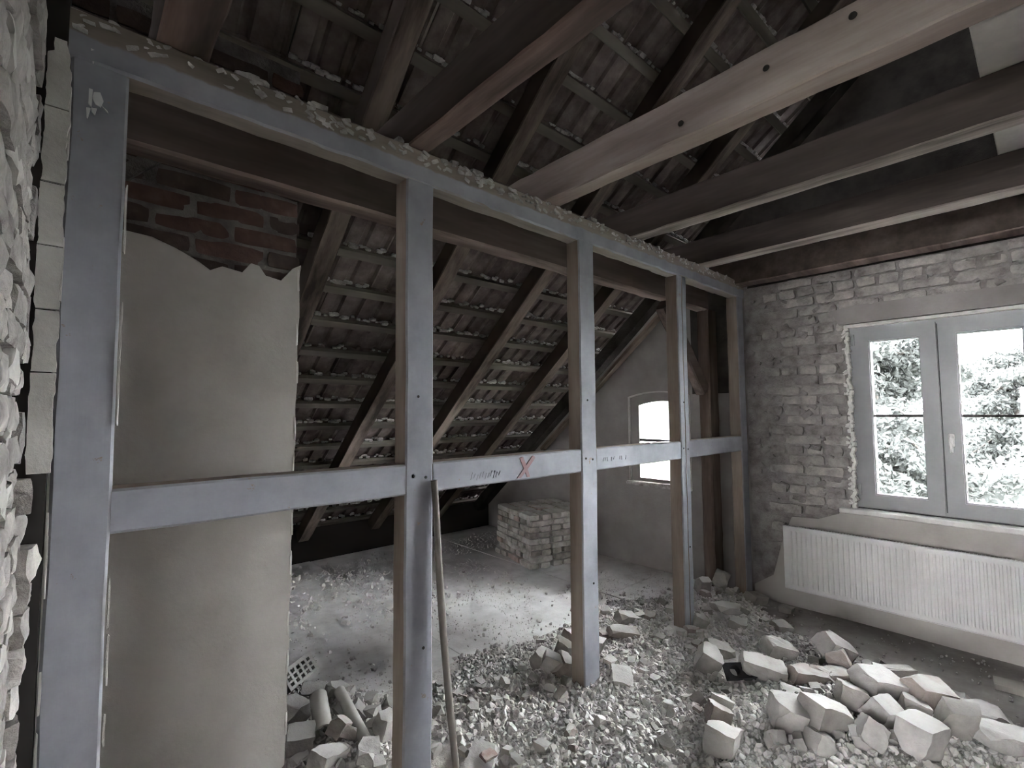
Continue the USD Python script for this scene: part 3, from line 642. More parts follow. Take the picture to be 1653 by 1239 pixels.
obj("bare_patch", join([extrude_y(Polygon(c).buffer(0.001), FY0 - 0.0052, FY0 + 0.004) for c in chips]), M["chalk"], posts[0], label="white scraped marks near the post's top")
obj("plaster_edge", join([place(chunk((0.005, 0.005, rng.uniform(0.04, 0.2)), 3000 + i, 0.002, 0.5, 1), (s, FY0 - 0.003, z_)) for i, (s, z_) in enumerate([(-0.043, 1.17), (-0.044, 1.27), (-0.043, 0.86), (-0.044, 0.72), (0.084, 1.62), (0.084, 1.78), (0.085, 0.9), (0.084, 1.05), (0.084, 2.1), (0.085, 0.72), (-0.041, 2.33), (-0.041, 1.93)])]), M["wplaster"], posts[0], kind="stuff", smooth=40)
RAILS = [(0.080, 0.980, "leftmost, in front of the chimney"), (1.106, 2.054, "between second and third posts, marked with a red cross"), (2.184, 3.117, "between third and fourth posts, crossing the arched window"), (3.236, 4.12, "shortest-looking, ending at the gable wall")]
rails = []
for i, (x0, x1, where) in enumerate(RAILS):
    t = thing("wall_rail", ((x0 + x1) / 2, 1.77, 1.23), f"pale blue-grey painted horizontal rail, {where}", "beam")
    obj("timber", beam((x0, 1.770, 1.289), (x1, 1.770, 1.289), (0, 1, 0), 0.094, 0.122, 0.06, 0.0025, 0.007, 140 + i, freq=6), M["rail"], t)
    rails.append(t)
def stroke(p, q, w):
    p, q = np.array(p), np.array(q); d = (q - p) / np.linalg.norm(q - p); n = np.array([-d[1], d[0]]) * w / 2
    return Polygon([p + n, (p + q) / 2 + n * 1.15, q + n * 0.7, q - n * 0.7, (p + q) / 2 - n * 0.9, p - n])
ry = FY0 + 0.003 - 0.0055
obj("red_cross", extrude_y(stroke((1.690, 1.337), (1.578, 1.232), 0.021).union(stroke((1.604, 1.338), (1.655, 1.232), 0.022)).intersection(sbox(1.5, 1.240, 1.8, 1.340)), ry, ry + 0.006), M["redpaint"], rails[1], label="faded red painted cross mark", smooth=False)
scr = [((1.30 + 0.016 * i, 1.26 + 0.006 * math.sin(i * 2.1)), (1.31 + 0.016 * i, 1.285 + 0.006 * math.cos(i * 1.7))) for i in range(11)]
obj("pencil_mark", join([extrude_y(stroke(a, b, 0.0022), ry + 0.001, ry + 0.005) for a, b in scr]), M["pencil"], rails[1], smooth=False)
scr = [((2.24 + 0.02 * i, 1.275 + 0.004 * math.sin(i * 2.7)), (2.245 + 0.02 * i + 0.006 * math.cos(i), 1.295)) for i in (0, 1, 2, 4, 5, 8, 9, 11)]
obj("pencil_mark", join([extrude_y(stroke(a, b, 0.0022), ry + 0.001, ry + 0.005) for a, b in scr]), M["pencil"], rails[2], smooth=False)
tp = thing("top_plate", (2.0, 1.77, 2.515), "long top plate over the posts, blue paint strip below and bare crumbly mortar above", "beam")
obj("timber", beam((-0.06, 1.7625, 2.587), (4.215, 1.7625, 2.587), (0, 1, 0), 0.088, 0.142, 0.05, 0.0042, 0.008, 160, freq=14), M["plate"], tp)
cr = []
for i in range(330):
    x = float(rng.uniform(-0.05, 4.15)); s = float(rng.uniform(0.006, 0.016))
    cr.append(place(chunk((s * 2.2, 0.016, s), 3100 + i, 0.004, 0.5, 1), (x, FY0 + 0.002, float(rng.uniform(2.598, 2.655))), rot([0, 1, 0], rng.uniform(-40, 40))))
obj("mortar_crust", join(cr), M["torch"], tp, kind="stuff", smooth=40)
cr = [place(chunk((rng.uniform(0.02, 0.07), 0.04, rng.uniform(0.012, 0.03)), 3400 + i, 0.004, 0.6, 1), (x, 1.745, 2.668)) for i, x in enumerate((0.36, 0.39, 0.42, 0.62, 0.95, 1.22, 1.35, 2.2, 2.9))]
obj("mortar_crumb", join(cr), M["torch"], tp, kind="stuff", smooth=40)
obj("sole_plate", beam((1.15, 1.77, 0.035), (4.20, 1.77, 0.035), (0, 1, 0), 0.11, 0.075, 0.08, 0.006, 0.010, 170, freq=14), M["rub2"], label="dust-covered timber sole plate lying on the floor between the posts", cat="beam")

# ================================================================== chimney
ch = thing("chimney", (0.15, 2.35, 0), "broad plastered chimney breast with bare red bricks at its top", "chimney")
CX0, CX1, CYF = -0.42, 0.692, 2.13
obj("mortar_core", box(CX0, CX1 - 0.012, CYF + 0.006, CYF + 0.50, 0, 3.05), M["cmortar"], ch)
edge = [(CX1, 2.185), (0.66, 2.165), (0.615, 2.105), (0.555, 2.115), (0.53, 2.15), (0.50, 2.155), (0.47, 2.112), (0.40, 2.122), (0.36, 2.10), (0.318, 2.128), (0.25, 2.16), (0.18, 2.185), (0.10, 2.19), (CX0, 2.21)]
rb = [(CX1 + 0.003 * math.sin(z_ * 23) - 0.022 * (2.2 - z_) / 2.2 - 0.002, z_) for z_ in np.linspace(0.16, 2.12, 26)]
obj("plaster_coat", extrude_y(Polygon([(CX0, 0.0), (0.55, 0.0), (0.60, 0.10)] + rb + edge), CYF - 0.018, CYF + 0.014), M["plaster"], ch, smooth=False)
obj("plaster_arris", join([place(chunk((0.008, 0.014, 0.09), 3500 + i, 0.003, 0.5, 1), (x - 0.003, CYF - 0.013, z_)) for i, (x, z_) in enumerate(rb[2:]) if (i * 7) % 5 < 2]), M["wplaster"], ch, kind="stuff", smooth=40)
row = 0; z = 2.075; nb = 0
while z < 2.95:
    x = CX1 - (row % 2) * 0.0
    x = CX1 + (row % 2) * 0.125
    while x > CX0:
        xa, xb = max(x - 0.25, CX0), min(x - 0.010, CX1)
        x -= 0.256
        if xb - xa < 0.05: continue
        b = lumpy_box((xb - xa, 0.10, course - 0.012), 3600 + nb, 0.005, (5, 2, 3), 22, 0.25)
        obj("brick", place(b, ((xa + xb) / 2, CYF + 0.05 + float(rng.normal(0, 0.004)), z + course / 2), rot([0, 1, 0], float(rng.normal(0, 0.8)))), M[f"rbrick{int(rng.integers(2))}"], ch, smooth=40); nb += 1
    z += course; row += 1
obj("mortar_patch", extrude_y(Polygon([(0.02, 2.33), (0.11, 2.375), (0.16, 2.43), (0.215, 2.485), (0.205, 2.545), (0.10, 2.43), (0.02, 2.39)]), CYF - 0.02, CYF + 0.02), M["cmortar"], ch, smooth=False)

# ================================================================== radiator
rd = thing("radiator", (4.1, 0.4, 0.21), "white ribbed panel radiator under the double window", "radiator")
ry0, ry1, rz0, rz1, rx = -0.72, 1.428, 0.207, 0.677, 4.085
pitch = 0.0333; nper = int((ry1 - ry0 - 0.05) / pitch)
pr = []
y = ry0 + 0.025
pr.append((ry0, 0.0))
for i in range(nper):
    for fr, dep in ((0.10, 0.0), (0.42, 0.0), (0.52, 0.007), (0.74, 0.009), (0.96, 0.007)):
        pr.append((y + fr * pitch, dep))
    y += pitch
pr.append((ry1, 0.0))
pr = np.array(pr)
zs = [rz0 + 0.004, rz0 + 0.030, rz0 + 0.045, rz1 - 0.045, rz1 - 0.030, rz1 - 0.004]; am = [0, 0, 1, 1, 0, 0]
vs = np.stack([np.stack([rx + pr[:, 1] * a_, pr[:, 0], np.full(len(pr), z_)], 1) for z_, a_ in zip(zs, am)])
back = vs.copy(); back[..., 0] = rx + 0.016
n_, k_ = len(zs), len(pr)
i, j = np.meshgrid(np.arange(n_ - 1), np.arange(k_ - 1), indexing="ij")
q = np.stack([i * k_ + j, (i + 1) * k_ + j, (i + 1) * k_ + j + 1, i * k_ + j + 1], -1).reshape(-1, 4)
ff = np.vstack([q[:, [0, 1, 2]], q[:, [0, 2, 3]]])
obj("front_panel", (np.vstack([vs.reshape(-1, 3), back.reshape(-1, 3)]), np.vstack([ff, ff[:, ::-1] + n_ * k_])), M["radiator"], rd, smooth=40)
obj("top_rim", cbox(rx - 0.003, rx + 0.02, ry0, ry1, rz1 - 0.008, rz1, 0.002), M["radiator"], rd)
obj("bottom_rim", cbox(rx - 0.003, rx + 0.02, ry0, ry1, rz0, rz0 + 0.008, 0.002), M["radiator"], rd)
obj("back_panel", box(rx + 0.055, rx + 0.065, ry0, ry1, rz0 + 0.01, rz1 - 0.01), M["radiator"], rd)
obj("side_panel", cbox(rx + 0.0, rx + 0.068, ry1 - 0.004, ry1 + 0.002, rz0 + 0.004, rz1 - 0.002, 0.001), M["radiator"], rd)
obj("grille", join([box(rx + 0.012, rx + 0.06, y_, y_ + 0.004, rz1 - 0.012, rz1 - 0.004) for y_ in np.arange(ry0 + 0.02, ry1 - 0.02, 0.018)]), M["radiator"], rd)
for yy in (1.18, -0.45):
    obj("bracket", box(rx + 0.06, GX - 0.013, yy, yy + 0.03, rz0 + 0.03, rz1 - 0.05), M["metal"], rd)

# ================================================================== brick stack
SO, SA = np.array([3.39, 3.505, 0.0]), -14.0
RS = rot([0, 0, 1], SA)
cn = ["lowest", "second", "third", "fourth", "fifth", "sixth", "seventh", "eighth", "top"]
n_b, STK = 0, []
for lv in range(9):
    jl = rng.normal(0, 0.008, 2)
    for ci in range(3):
        for cj in range(3):
            if ci == 1 and cj == 1 and lv < 8: continue
            face = "front" if cj == 0 else ("shaded left side" if ci == 0 else ("right side by the gable wall" if ci == 2 else "back row"))
            along = ((lv + ci + cj) % 2 == 0) if lv < 8 else False
            if cj == 0: along = bool((lv + (ci == 2)) % 2) if lv < 8 else False
            for h in range(2):
                cx, cyy = ci * 0.262 + 0.125, cj * 0.262 + 0.125
                if along: ctr = (cx, cyy + (h - 0.5) * 0.126); sz = (0.238, 0.112, 0.056)
                else: ctr = (cx + (h - 0.5) * 0.126, cyy); sz = (0.112, 0.238, 0.056)
                jit = rng.normal(0, 0.006, 2)
                b = lumpy_box(sz, 5000 + n_b, 0.004, (4, 4, 2), 28, 0.34)
                loc = SO + RS @ np.array([ctr[0] + jl[0] + jit[0], ctr[1] + jl[1] + jit[1], 0]) + [0, 0, lv * 0.0592 + 0.0300]
                b = place(b, loc, RS @ rot([0, 0, 1], float(rng.normal(0, 2.2))) @ rot([1, 0, 0], float(rng.normal(0, 0.6))))
                tone = int(rng.choice(4, p=[.34, .3, .14, .22]))
                STK.append(dict(lv=lv, ctr=ctr, along=along, tone=tone, mesh=b, ci=ci, cj=cj, h=h))
                n_b += 1
ordn = ["first", "second", "third", "fourth", "fifth", "sixth"]
tn = ["pale dusty", "lightest grey", "reddish dusty", "dull grey"]
for lv in range(9):
    lvl = [q for q in STK if q["lv"] == lv]
    fr = sorted([q for q in lvl if q["cj"] == 0 and not (q["along"] and q["h"] == 1)], key=lambda q: q["ctr"][0])
    le = sorted([q for q in lvl if q["ci"] == 0 and q not in fr and not (not q["along"] and q["h"] == 1)], key=lambda q: q["ctr"][1])
    for q in lvl:
        g = None
        if any(q is x for x in fr): lab = f"{tn[q['tone']]} brick, {'side-on' if q['along'] else 'end-on'}, {ordn[[x is q for x in fr].index(True)]} from left in front of stack's {cn[lv]} course"
        elif any(q is x for x in le): lab = f"{tn[q['tone']]} brick, {ordn[[x is q for x in le].index(True)]} behind the front corner on left side of stack's {cn[lv]} course"
        elif lv == 8: lab = f"{tn[q['tone']]} flat-laid brick on top of the stack, row {'two' if q['cj'] == 1 else 'three'}, {ordn[q['ci'] * 2 + q['h']]} from left"
        else: lab, g = f"old dusty brick hidden towards the back of the stack's {cn[lv]} course", f"hidden bricks of the stack's {cn[lv]} course"
        obj("stacked_brick", q["mesh"], M[f"sbrick{q['tone']}"], label=lab, cat="brick", group=g, smooth=40)

# ================================================================== rubble
def bump2(x, y, cx, cy, r, h): return h * np.exp(-((x - cx) ** 2 + (y - cy) ** 2) / (2 * r * r))
def H0(x, y):
    room = np.clip((2.25 - y) / 0.45, 0, 1); room = room * room * (3 - 2 * room)
    z = 0.045 * room + bump2(x, y, 2.85, 0.66, 0.42, 0.10) + bump2(x, y, 2.45, 1.25, 0.45, 0.03) + bump2(x, y, 3.95, 1.85, 0.28, 0.05) + bump2(x, y, 2.25, 2.02, 0.22, 0.04)
    z = z + bump2(x, y, 0.95, 2.50, 0.20, 0.05) + bump2(x, y, 0.82, 2.12, 0.25, 0.07) + bump2(x, y, 1.5, 1.95, 0.35, 0.035) + bump2(x, y, 3.05, 2.0, 0.3, 0.03)
    return z
RUB = Polygon([(0.72, 2.2), (0.80, 2.95), (1.05, 2.95), (1.3, 2.55), (1.9, 2.58), (2.35, 2.42), (2.9, 2.42), (3.3, 2.50), (3.7, 2.25), (4.18, 2.05), (4.18, 1.70), (3.92, 1.50), (3.72, 1.20), (3.56, 0.80), (3.44, 0.45), (3.40, -0.10), (2.7, -0.10), (1.25, 0.75), (0.7, 1.3), (0.66, 1.9)])
import shapely
def inside(poly, x, y): return shapely.contains_xy(poly, x, y)
def depth_in(x, y):
    pts = shapely.points(x, y); d = shapely.distance(pts, RUB.exterior); return np.where(inside(RUB, x, y), d, -d)
def H(x, y):
    x, y = np.asarray(x, float), np.asarray(y, float)
    k = np.clip((depth_in(x, y) + 0.05) / 0.25, 0, 1)
    nz = meshkit.fbm(np.stack([x * 5, y * 5, x * 0], -1), 4, 21) - 0.5
    return (H0(x, y) * (0.35 + 0.65 * k) + 0.035 * nz * k + 0.010 * k) * np.clip(k * 4, 0, 1) - 0.01 * (1 - np.clip(k * 4, 0, 1))
bed = grid(np.linspace(0.62, 4.195, 260), np.linspace(-0.15, 3.05, 230), H)
rbt = thing("rubble_bed", (2.3, 1.5, 0), "grey mortar dust and countless crumbs spread under the broken bricks over the attic floor", "rubble", kind="stuff")
obj("mortar_dust", bed, M["bed"], rbt, kind="stuff", smooth=True)

BASES = []
for i in range(24):
    r = np.random.default_rng(7000 + i); s = np.array([1.0, r.uniform(0.75, 1.0), r.uniform(0.6, 0.9)])
    p = r.normal(size=(13, 3)); p /= np.linalg.norm(p, axis=1, keepdims=True)
    h = trimesh.convex.convex_hull(p * s * 0.5); BASES.append((np.array(h.vertices), np.array(h.faces)))
def scatter(xs, ys, sizes, seed, hfun, sink=0.25):
    r = np.random.default_rng(seed); vs, fs, n = [], [], 0
    zz = hfun(xs, ys); bi = r.integers(0, len(BASES), len(xs))
    q = r.normal(size=(len(xs), 4)); q /= np.linalg.norm(q, axis=1, keepdims=True); w, x, y, z = q.T
    R = np.stack([1 - 2 * (y * y + z * z), 2 * (x * y - w * z), 2 * (x * z + w * y), 2 * (x * y + w * z), 1 - 2 * (x * x + z * z), 2 * (y * z - w * x), 2 * (x * z - w * y), 2 * (y * z + w * x), 1 - 2 * (x * x + y * y)], 1).reshape(-1, 3, 3)
    for b, (bv, bf) in enumerate(BASES):
        k = np.nonzero(bi == b)[0]
        v = np.einsum("nij,mj->nmi", R[k], bv) * np.asarray(sizes)[k][:, None, None]
        v += np.stack([xs[k], ys[k], zz[k] - v[:, :, 2].min(1) - sink * np.asarray(sizes)[k]], 1)[:, None]
        vs.append(v.reshape(-1, 3)); fs.append((bf[None] + n + (np.arange(len(k)) * len(bv))[:, None, None]).reshape(-1, 3)); n += len(k) * len(bv)
    return np.vstack(vs), np.vstack(fs)
r = np.random.default_rng(31)
# dense gravel inside the rubble field
N = 72000
gx, gy = r.uniform(0.70, 4.18, N), r.uniform(-0.1, 2.95, N)
dd = depth_in(gx, gy)
pat = meshkit.fbm(np.stack([gx * 2.4, gy * 2.4, gx * 0], -1), 3, 77)
near = 1.0 / (0.5 + np.hypot(gx, gy))
keep = (dd > -0.02) & (r.random(N) < np.clip((dd + 0.06) / 0.22, 0, 1)) & (pat > 0.44 - 0.16 * r.random(N)) & (gx * 0.67 + gy * 0.74 > 1.35)
gx, gy = gx[keep], gy[keep]
sz = np.clip(r.lognormal(math.log(0.0205), 0.42, len(gx)), 0.009, 0.05)
parts = [scatter(gx, gy, sz, 1, H, 0.12)]
# thin gravel on the eaves floor
N = 9000
gx2, gy2 = r.uniform(0.75, 4.25, N), r.uniform(2.1, 5.2, N)
dn = np.exp(-((gx2 - 1.75) ** 2 / 0.5 + (gy2 - 4.1) ** 2 / 0.6)) * 1.3 + np.exp(-((gx2 - 2.7) ** 2 / 0.7 + (gy2 - 3.5) ** 2 / 0.06)) * 0.5 + 0.05 + 0.5 * np.exp(-np.abs(np.minimum(depth_in(gx2, gy2), 0)) / 0.13)
pt2 = meshkit.fbm(np.stack([gx2 * 5, gy2 * 5, gx2 * 0], -1), 3, 5)
keep = (r.random(N) < dn * 0.9) & (pt2 > 0.42) & ~inside(RUB, gx2, gy2) & ~((gx2 > 3.2) & (gy2 > 3.0) & (gy2 < 4.4))
gx2, gy2 = gx2[keep], gy2[keep]
parts.append(scatter(gx2, gy2, np.clip(r.lognormal(math.log(0.017), 0.5, len(gx2)), 0.008, 0.05), 2, lambda x, y: np.zeros_like(x), 0.12))
gx4, gy4 = r.uniform(0.75, 4.25, 9000), r.uniform(2.1, 5.0, 9000)
ok = ~inside(RUB, gx4, gy4) & (meshkit.fbm(np.stack([gx4 * 3, gy4 * 3, gx4 * 0], -1), 3, 15) > 0.45) & ~((gx4 > 3.2) & (gy4 > 3.0) & (gy4 < 4.4))
parts.append(scatter(gx4[ok], gy4[ok], r.uniform(0.005, 0.013, ok.sum()), 4, lambda x, y: np.zeros_like(x), 0.1))
# crumbs on the bare strip along the radiator
gx3, gy3 = r.uniform(3.45, 4.15, 420), r.uniform(-0.1, 1.6, 420)
ok = ~inside(RUB, gx3, gy3) & (r.random(420) < 0.5)
parts.append(scatter(gx3[ok], gy3[ok], r.uniform(0.006, 0.022, ok.sum()), 3, lambda x, y: np.full_like(x, 0.045), 0.15))
obj("mortar_gravel", join(parts), M["gravel"], rbt, kind="stuff", smooth=False)

# large blocks: (x, y, size xyz, yaw, tilt x, tilt y, lift, tone, label)
BIG = [
    (2.66, 1.34, (0.115, 0.125, 0.13), 25, 28, -18, 0.02, 0, "pale cube-like half brick standing tilted alone, left of the black socket box"),
    (2.90, 1.40, (0.16, 0.10, 0.07), -35, 14, 20, 0.01, 1, "flat half brick leaning just behind the black socket box"),
    (2.745, 1.085, (0.23, 0.105, 0.085), -50, 18, 14, 0.03, 0, "long whole brick slanting to the right of the black socket box"),
    (3.07, 1.12, (0.17, 0.12, 0.085), -40, 8, 18, 0.02, 0, "three-quarter brick with a flat lit top behind the long slanting brick"),
    (3.28, 0.90, (0.17, 0.14, 0.11), -30, 20, 24, 0.03, 2, "large pale tilted block at the heap's right edge by the bare floor strip"),
    (3.13, 0.84, (0.11, 0.10, 0.10), 10, -30, 20, 0.01, 3, "dark-faced stone under the pale tilted block at the heap's edge"),
    (2.87, 0.90, (0.22, 0.10, 0.075), -40, 6, 8, 0.0, 3, "reddish-grey brick lying flat behind the square holed block"),
    (2.99, 0.82, (0.15, 0.10, 0.07), -38, 4, 5, 0.0, 3, "pinkish half brick at the right end of the flat reddish one"),
    (2.60, 0.90, (0.12, 0.11, 0.07), 15, 10, -6, 0.0, 1, "square light block with two small dark holes in its top"),
    (2.43, 0.86, (0.14, 0.13, 0.115), 32, 14, -10, 0.02, 0, "sharp-edged pale cube in the middle of the front heap"),
    (2.52, 0.74, (0.20, 0.13, 0.12), -25, 6, 16, 0.0, 1, "big block with a worn right corner, right of the sharp pale cube"),
    (2.12, 1.02, (0.15, 0.125, 0.105), 12, 10, 12, 0.01, 0, "pale half brick in the centre foreground near the lower edge"),
    (2.26, 1.10, (0.11, 0.10, 0.09), 40, 20, 10, 0.01, 3, "pinkish lumpy stone just behind the centre foreground half brick"),
    (2.37, 1.13, (0.13, 0.11, 0.05), 20, 12, 24, 0.02, 2, "flat pale flake leaning on the pinkish lumpy stone"),
    (2.93, 0.62, (0.22, 0.17, 0.09), -30, 8, 14, 0.05, 2, "broad flat-topped slab crowning the front heap"),
    (2.76, 0.70, (0.12, 0.11, 0.10), 30, 16, 12, 0.02, 1, "rough crumbling block in front of the broad flat-topped slab"),
    (2.70, 0.56, (0.13, 0.10, 0.11), -20, 26, 10, 0.03, 2, "pale chipped block in the lower right heap, in front of the crumbling one"),
    (2.55, 0.58, (0.14, 0.09, 0.10), 30, 30, 20, 0.02, 0, "angular wedge at the lower edge below the big block"),
    (2.66, 0.43, (0.17, 0.13, 0.13), -15, 6, 8, 0.02, 2, "large white-topped block at the lower edge, right part"),
    (3.02, 0.46, (0.20, 0.12, 0.12), -30, 18, 14, 0.04, 3, "brownish block with a red broken side in the right heap"),
    (2.86, 0.34, (0.07, 0.13, 0.20), 25, 8, -28, 0.03, 1, "dark narrow brick standing on end at the lower right"),
    (2.86, 0.48, (0.14, 0.10, 0.10), 20, 14, 12, 0.02, 1, "grey block half hidden behind the narrow upright brick"),
    (2.98, 0.20, (0.26, 0.13, 0.07), -42, 6, 12, 0.05, 2, "long flat slab in the bottom right corner"),
    (3.15, 0.28, (0.20, 0.13, 0.06), -30, 10, 10, 0.03, 1, "flat grey slab behind the bottom right corner slab"),
    (3.20, 0.62, (0.20, 0.06, 0.09), -42, 10, 4, 0.02, 2, "thin long slab edge along the heap's upper right rim"),
    (3.26, 0.40, (0.16, 0.10, 0.05), -35, 6, 8, 0.02, 0, "flat flake lying at the heap's right rim near the plank"),
    (2.38, 0.72, (0.10, 0.08, 0.08), 50, 20, 10, 0.0, 0, "small pale cube at the lower edge of the middle heap"),
    (2.02, 1.92, (0.055, 0.12, 0.12), 30, 24, -20, 0.02, 0, "upright pale shard, left of the cluster at the third post"),
    (2.08, 2.06, (0.12, 0.10, 0.09), 10, 20, 10, 0.01, 1, "rounded grey lump at the back of the cluster by the third post"),
    (2.06, 1.88, (0.09, 0.10, 0.13), -20, 20, 26, 0.01, 3, "pinkish block tilted in the middle of the cluster by the third post"),
    (2.16, 1.96, (0.05, 0.11, 0.15), 15, 18, -12, 0.02, 1, "tall narrow shard next to the third post"),
    (2.26, 2.01, (0.06, 0.12, 0.16), -10, 14, 16, 0.02, 3, "dark shard leaning against the third post's back"),
    (2.40, 1.93, (0.13, 0.11, 0.085), 28, 8, 10, 0.01, 2, "pale block on the gravel just right of the third post"),
    (2.66, 2.05, (0.11, 0.07, 0.06), -20, 10, 10, 0.01, 3, "dark grey half brick behind the pale block right of the third post"),
    (2.74, 1.96, (0.20, 0.09, 0.06), -38, 12, 8, 0.01, 3, "pinkish brick lying between third and fourth posts"),
    (2.95, 2.08, (0.16, 0.10, 0.07), -15, 12, 14, 0.01, 2, "pale hollowed brick nearest the left side of the fourth post"),
    (3.00, 2.35, (0.22, 0.14, 0.03), -12, 3, 4, 0.0, 1, "thin flat slab at the back edge of the rubble by the arched window"),
    (2.27, 1.64, (0.17, 0.11, 0.035), 38, 4, -6, 0.02, 2, "white flat slab at the right of the third post's foot"),
    (3.22, 1.67, (0.05, 0.09, 0.10), 35, 16, -24, 0.0, 2, "pale shard propped against the front of the fourth post's foot"),
    (3.10, 1.67, (0.11, 0.06, 0.05), -25, 6, 10, 0.0, 3, "small brick end lying left of the fourth post's foot"),
    (3.60, 1.66, (0.22, 0.13, 0.05), -20, 6, 8, 0.03, 2, "dusty slab right of the fourth post towards the gable corner"),
    (3.45, 1.52, (0.15, 0.12, 0.05), 20, 10, 4, 0.01, 2, "white plaster lump just right of the fourth post's foot"),
    (3.62, 1.30, (0.12, 0.10, 0.06), -30, 10, 8, 0.01, 1, "grey stone on the debris edge, middle of the right-hand slope"),
    (3.38, 1.32, (0.10, 0.12, 0.04), 15, 10, 20, 0.01, 2, "thin flake between the fourth post and the bare floor strip"),
    (4.02, 1.62, (0.15, 0.10, 0.08), -15, 10, 10, 0.0, 1, "stone at the base of the gable wall near the radiator's left end"),
    (4.06, 1.42, (0.13, 0.09, 0.08), 10, 8, 6, 0.0, 1, "pale stone below the radiator's left end"),
    (3.98, 1.88, (0.10, 0.11, 0.14), 20, 20, 10, 0.02, 1, "dim block in the dark corner by the purlin post"),
    (3.82, 1.95, (0.10, 0.09, 0.12), -30, 16, 10, 0.02, 1, "dim upright lump in the dark corner, left one"),
    (1.00, 2.70, (0.15, 0.10, 0.07), -25, 10, 8, 0.0, 0, "pale brick at the back of the pile beside the chimney"),
    (1.08, 2.60, (0.11, 0.09, 0.08), 20, 14, 12, 0.0, 1, "dark-sided half brick behind the short pipe"),
    (0.83, 2.51, (0.12, 0.12, 0.12), 10, 10, 14, 0.03, 2, "large pale rough stone touching the chimney's edge"),
    (0.79, 2.30, (0.12, 0.10, 0.09), -20, 14, 8, 0.03, 2, "pale stone below the large one at the chimney's edge"),
    (0.93, 2.20, (0.10, 0.075, 0.075), 40, 20, 30, 0.0, 3, "dark broken brick in front of the short pipe"),
    (1.10, 2.09, (0.10, 0.09, 0.11), 15, 12, 8, 0.01, 2, "pale sharp block right against the second post, at left"),
    (1.22, 2.27, (0.10, 0.09, 0.075), 30, 20, 8, 0.0, 1, "dark round lump behind the second post's left edge"),
    (0.83, 2.07, (0.13, 0.10, 0.075), 20, 8, 14, 0.02, 2, "big white rough stone at the bottom edge left of the second post"),
    (0.96, 1.98, (0.09, 0.08, 0.07), -20, 14, 8, 0.01, 2, "white stone at the bottom edge touching the second post"),
    (1.30, 1.655, (0.17, 0.12, 0.04), 32, 6, -10, 0.02, 2, "pale plaster slab at the bottom edge right of the pole"),
]
SHORT = ['the tilted lone half brick', 'the half brick behind the socket box', 'the long slanting brick', 'the three-quarter brick', 'the tilted block by the bare strip', 'the dark-faced stone', 'the flat reddish brick', 'the pinkish half brick', 'the two-holed block', 'the sharp pale cube', 'the big worn-corner block', 'the centre foreground half brick', 'the pinkish lumpy stone', 'the leaning flat flake', 'the broad flat-topped slab', 'the rough crumbling block', 'the chipped lower-right block', 'the lower-edge wedge', 'the white-topped lower-edge block', 'the brownish red-sided block', 'the narrow upright brick', 'the half-hidden grey block', 'the corner slab', 'the slab behind the corner slab', 'the thin long slab edge', 'the rim flake near the plank', 'the small lower-edge cube', 'the upright pale shard', 'the rounded lump by the third post', 'the tilted pinkish block', 'the tall narrow shard', 'the leaning dark shard', 'the pale block by the third post', 'the dark grey half brick', 'the pinkish brick between posts', 'the pale hollowed brick', "the thin slab at the rubble's back", 'the white flat slab', 'the propped pale shard', 'the small brick end', 'the dusty slab by the gable corner', 'the white plaster lump', 'the grey slope stone', 'the thin slope flake', 'the stone at the gable wall', 'the stone below the radiator', 'the dim corner block', 'the dim upright corner lump', "the pile's rear pale brick", 'the dark-sided half brick', 'the large rough stone at the chimney', "the stone at the chimney's lower edge", 'the dark brick by the short pipe', 'the sharp block against the second post', 'the dark round lump', 'the big white lower-edge stone', 'the white stone touching the second post', 'the pale plaster slab by the pole']
for i, (x, y, s, yaw, tx, ty, lift, tone, lab) in enumerate(BIG):
    v, f = chunk(np.array(s) * 0.95, 9000 + i * 3, 0.010, 0.42, 2)
    v = v @ rot([1, 0, 0], tx).T @ rot([0, 1, 0], ty).T @ rot([0, 0, 1], yaw).T
    z = float(H(np.array([x]), np.array([y]))[0]); z = max(z, 0.0)
    b = obj("broken_brick", (v + [x, y, z - v[:, 2].min() - 0.018 + lift * 0.5], f), M[f"rub{tone}"], label=lab, cat="brick", smooth=28)
    if "two small dark holes" in lab:
        top = v[:, 2].max(); off = np.array([x, y, z - v[:, 2].min() - 0.018 + lift * 0.5])
        for hx, hy in ((-0.018, 0.016), (0.012, -0.012)):
            near_ = v[np.argmin(np.hypot(v[:, 0] - hx, v[:, 1] - hy) - 3 * v[:, 2])]
            obj("hole", place(chunk((0.016, 0.012, 0.006), 77, 0.001, 0.6, 0), off + near_), M["iron"], b)
# medium fragments: individuals, labelled by where they lie
ZONES = [
    ("at the foot of the chimney", Polygon([(0.74, 2.1), (0.82, 2.85), (1.15, 2.8), (1.25, 2.2), (1.05, 1.9), (0.8, 1.9)]), 46, (0.035, 0.085)),
    ("between the pole and the third post", Polygon([(1.2, 1.85), (1.35, 2.4), (2.05, 2.35), (2.0, 1.5), (1.55, 1.35)]), 60, (0.03, 0.07)),
    ("between the third and fourth posts", Polygon([(2.2, 1.9), (2.3, 2.35), (3.25, 2.35), (3.1, 1.55), (2.35, 1.55)]), 52, (0.03, 0.075)),
    ("in the heap by the bottom right corner", Polygon([(2.25, 0.85), (3.0, 0.05), (3.35, 0.15), (3.42, 0.8), (2.9, 1.1)]), 60, (0.04, 0.085)),
    ("in the middle of the foreground", Polygon([(1.75, 1.3), (2.2, 0.95), (2.75, 1.25), (3.2, 1.55), (2.2, 1.6)]), 40, (0.03, 0.06)),
    ("by the foot of the fourth post and gable corner", Polygon([(3.3, 1.3), (3.3, 2.3), (4.12, 2.0), (4.1, 1.65), (3.7, 1.25)]), 40, (0.035, 0.09)),
]
nf, FR = 0, []
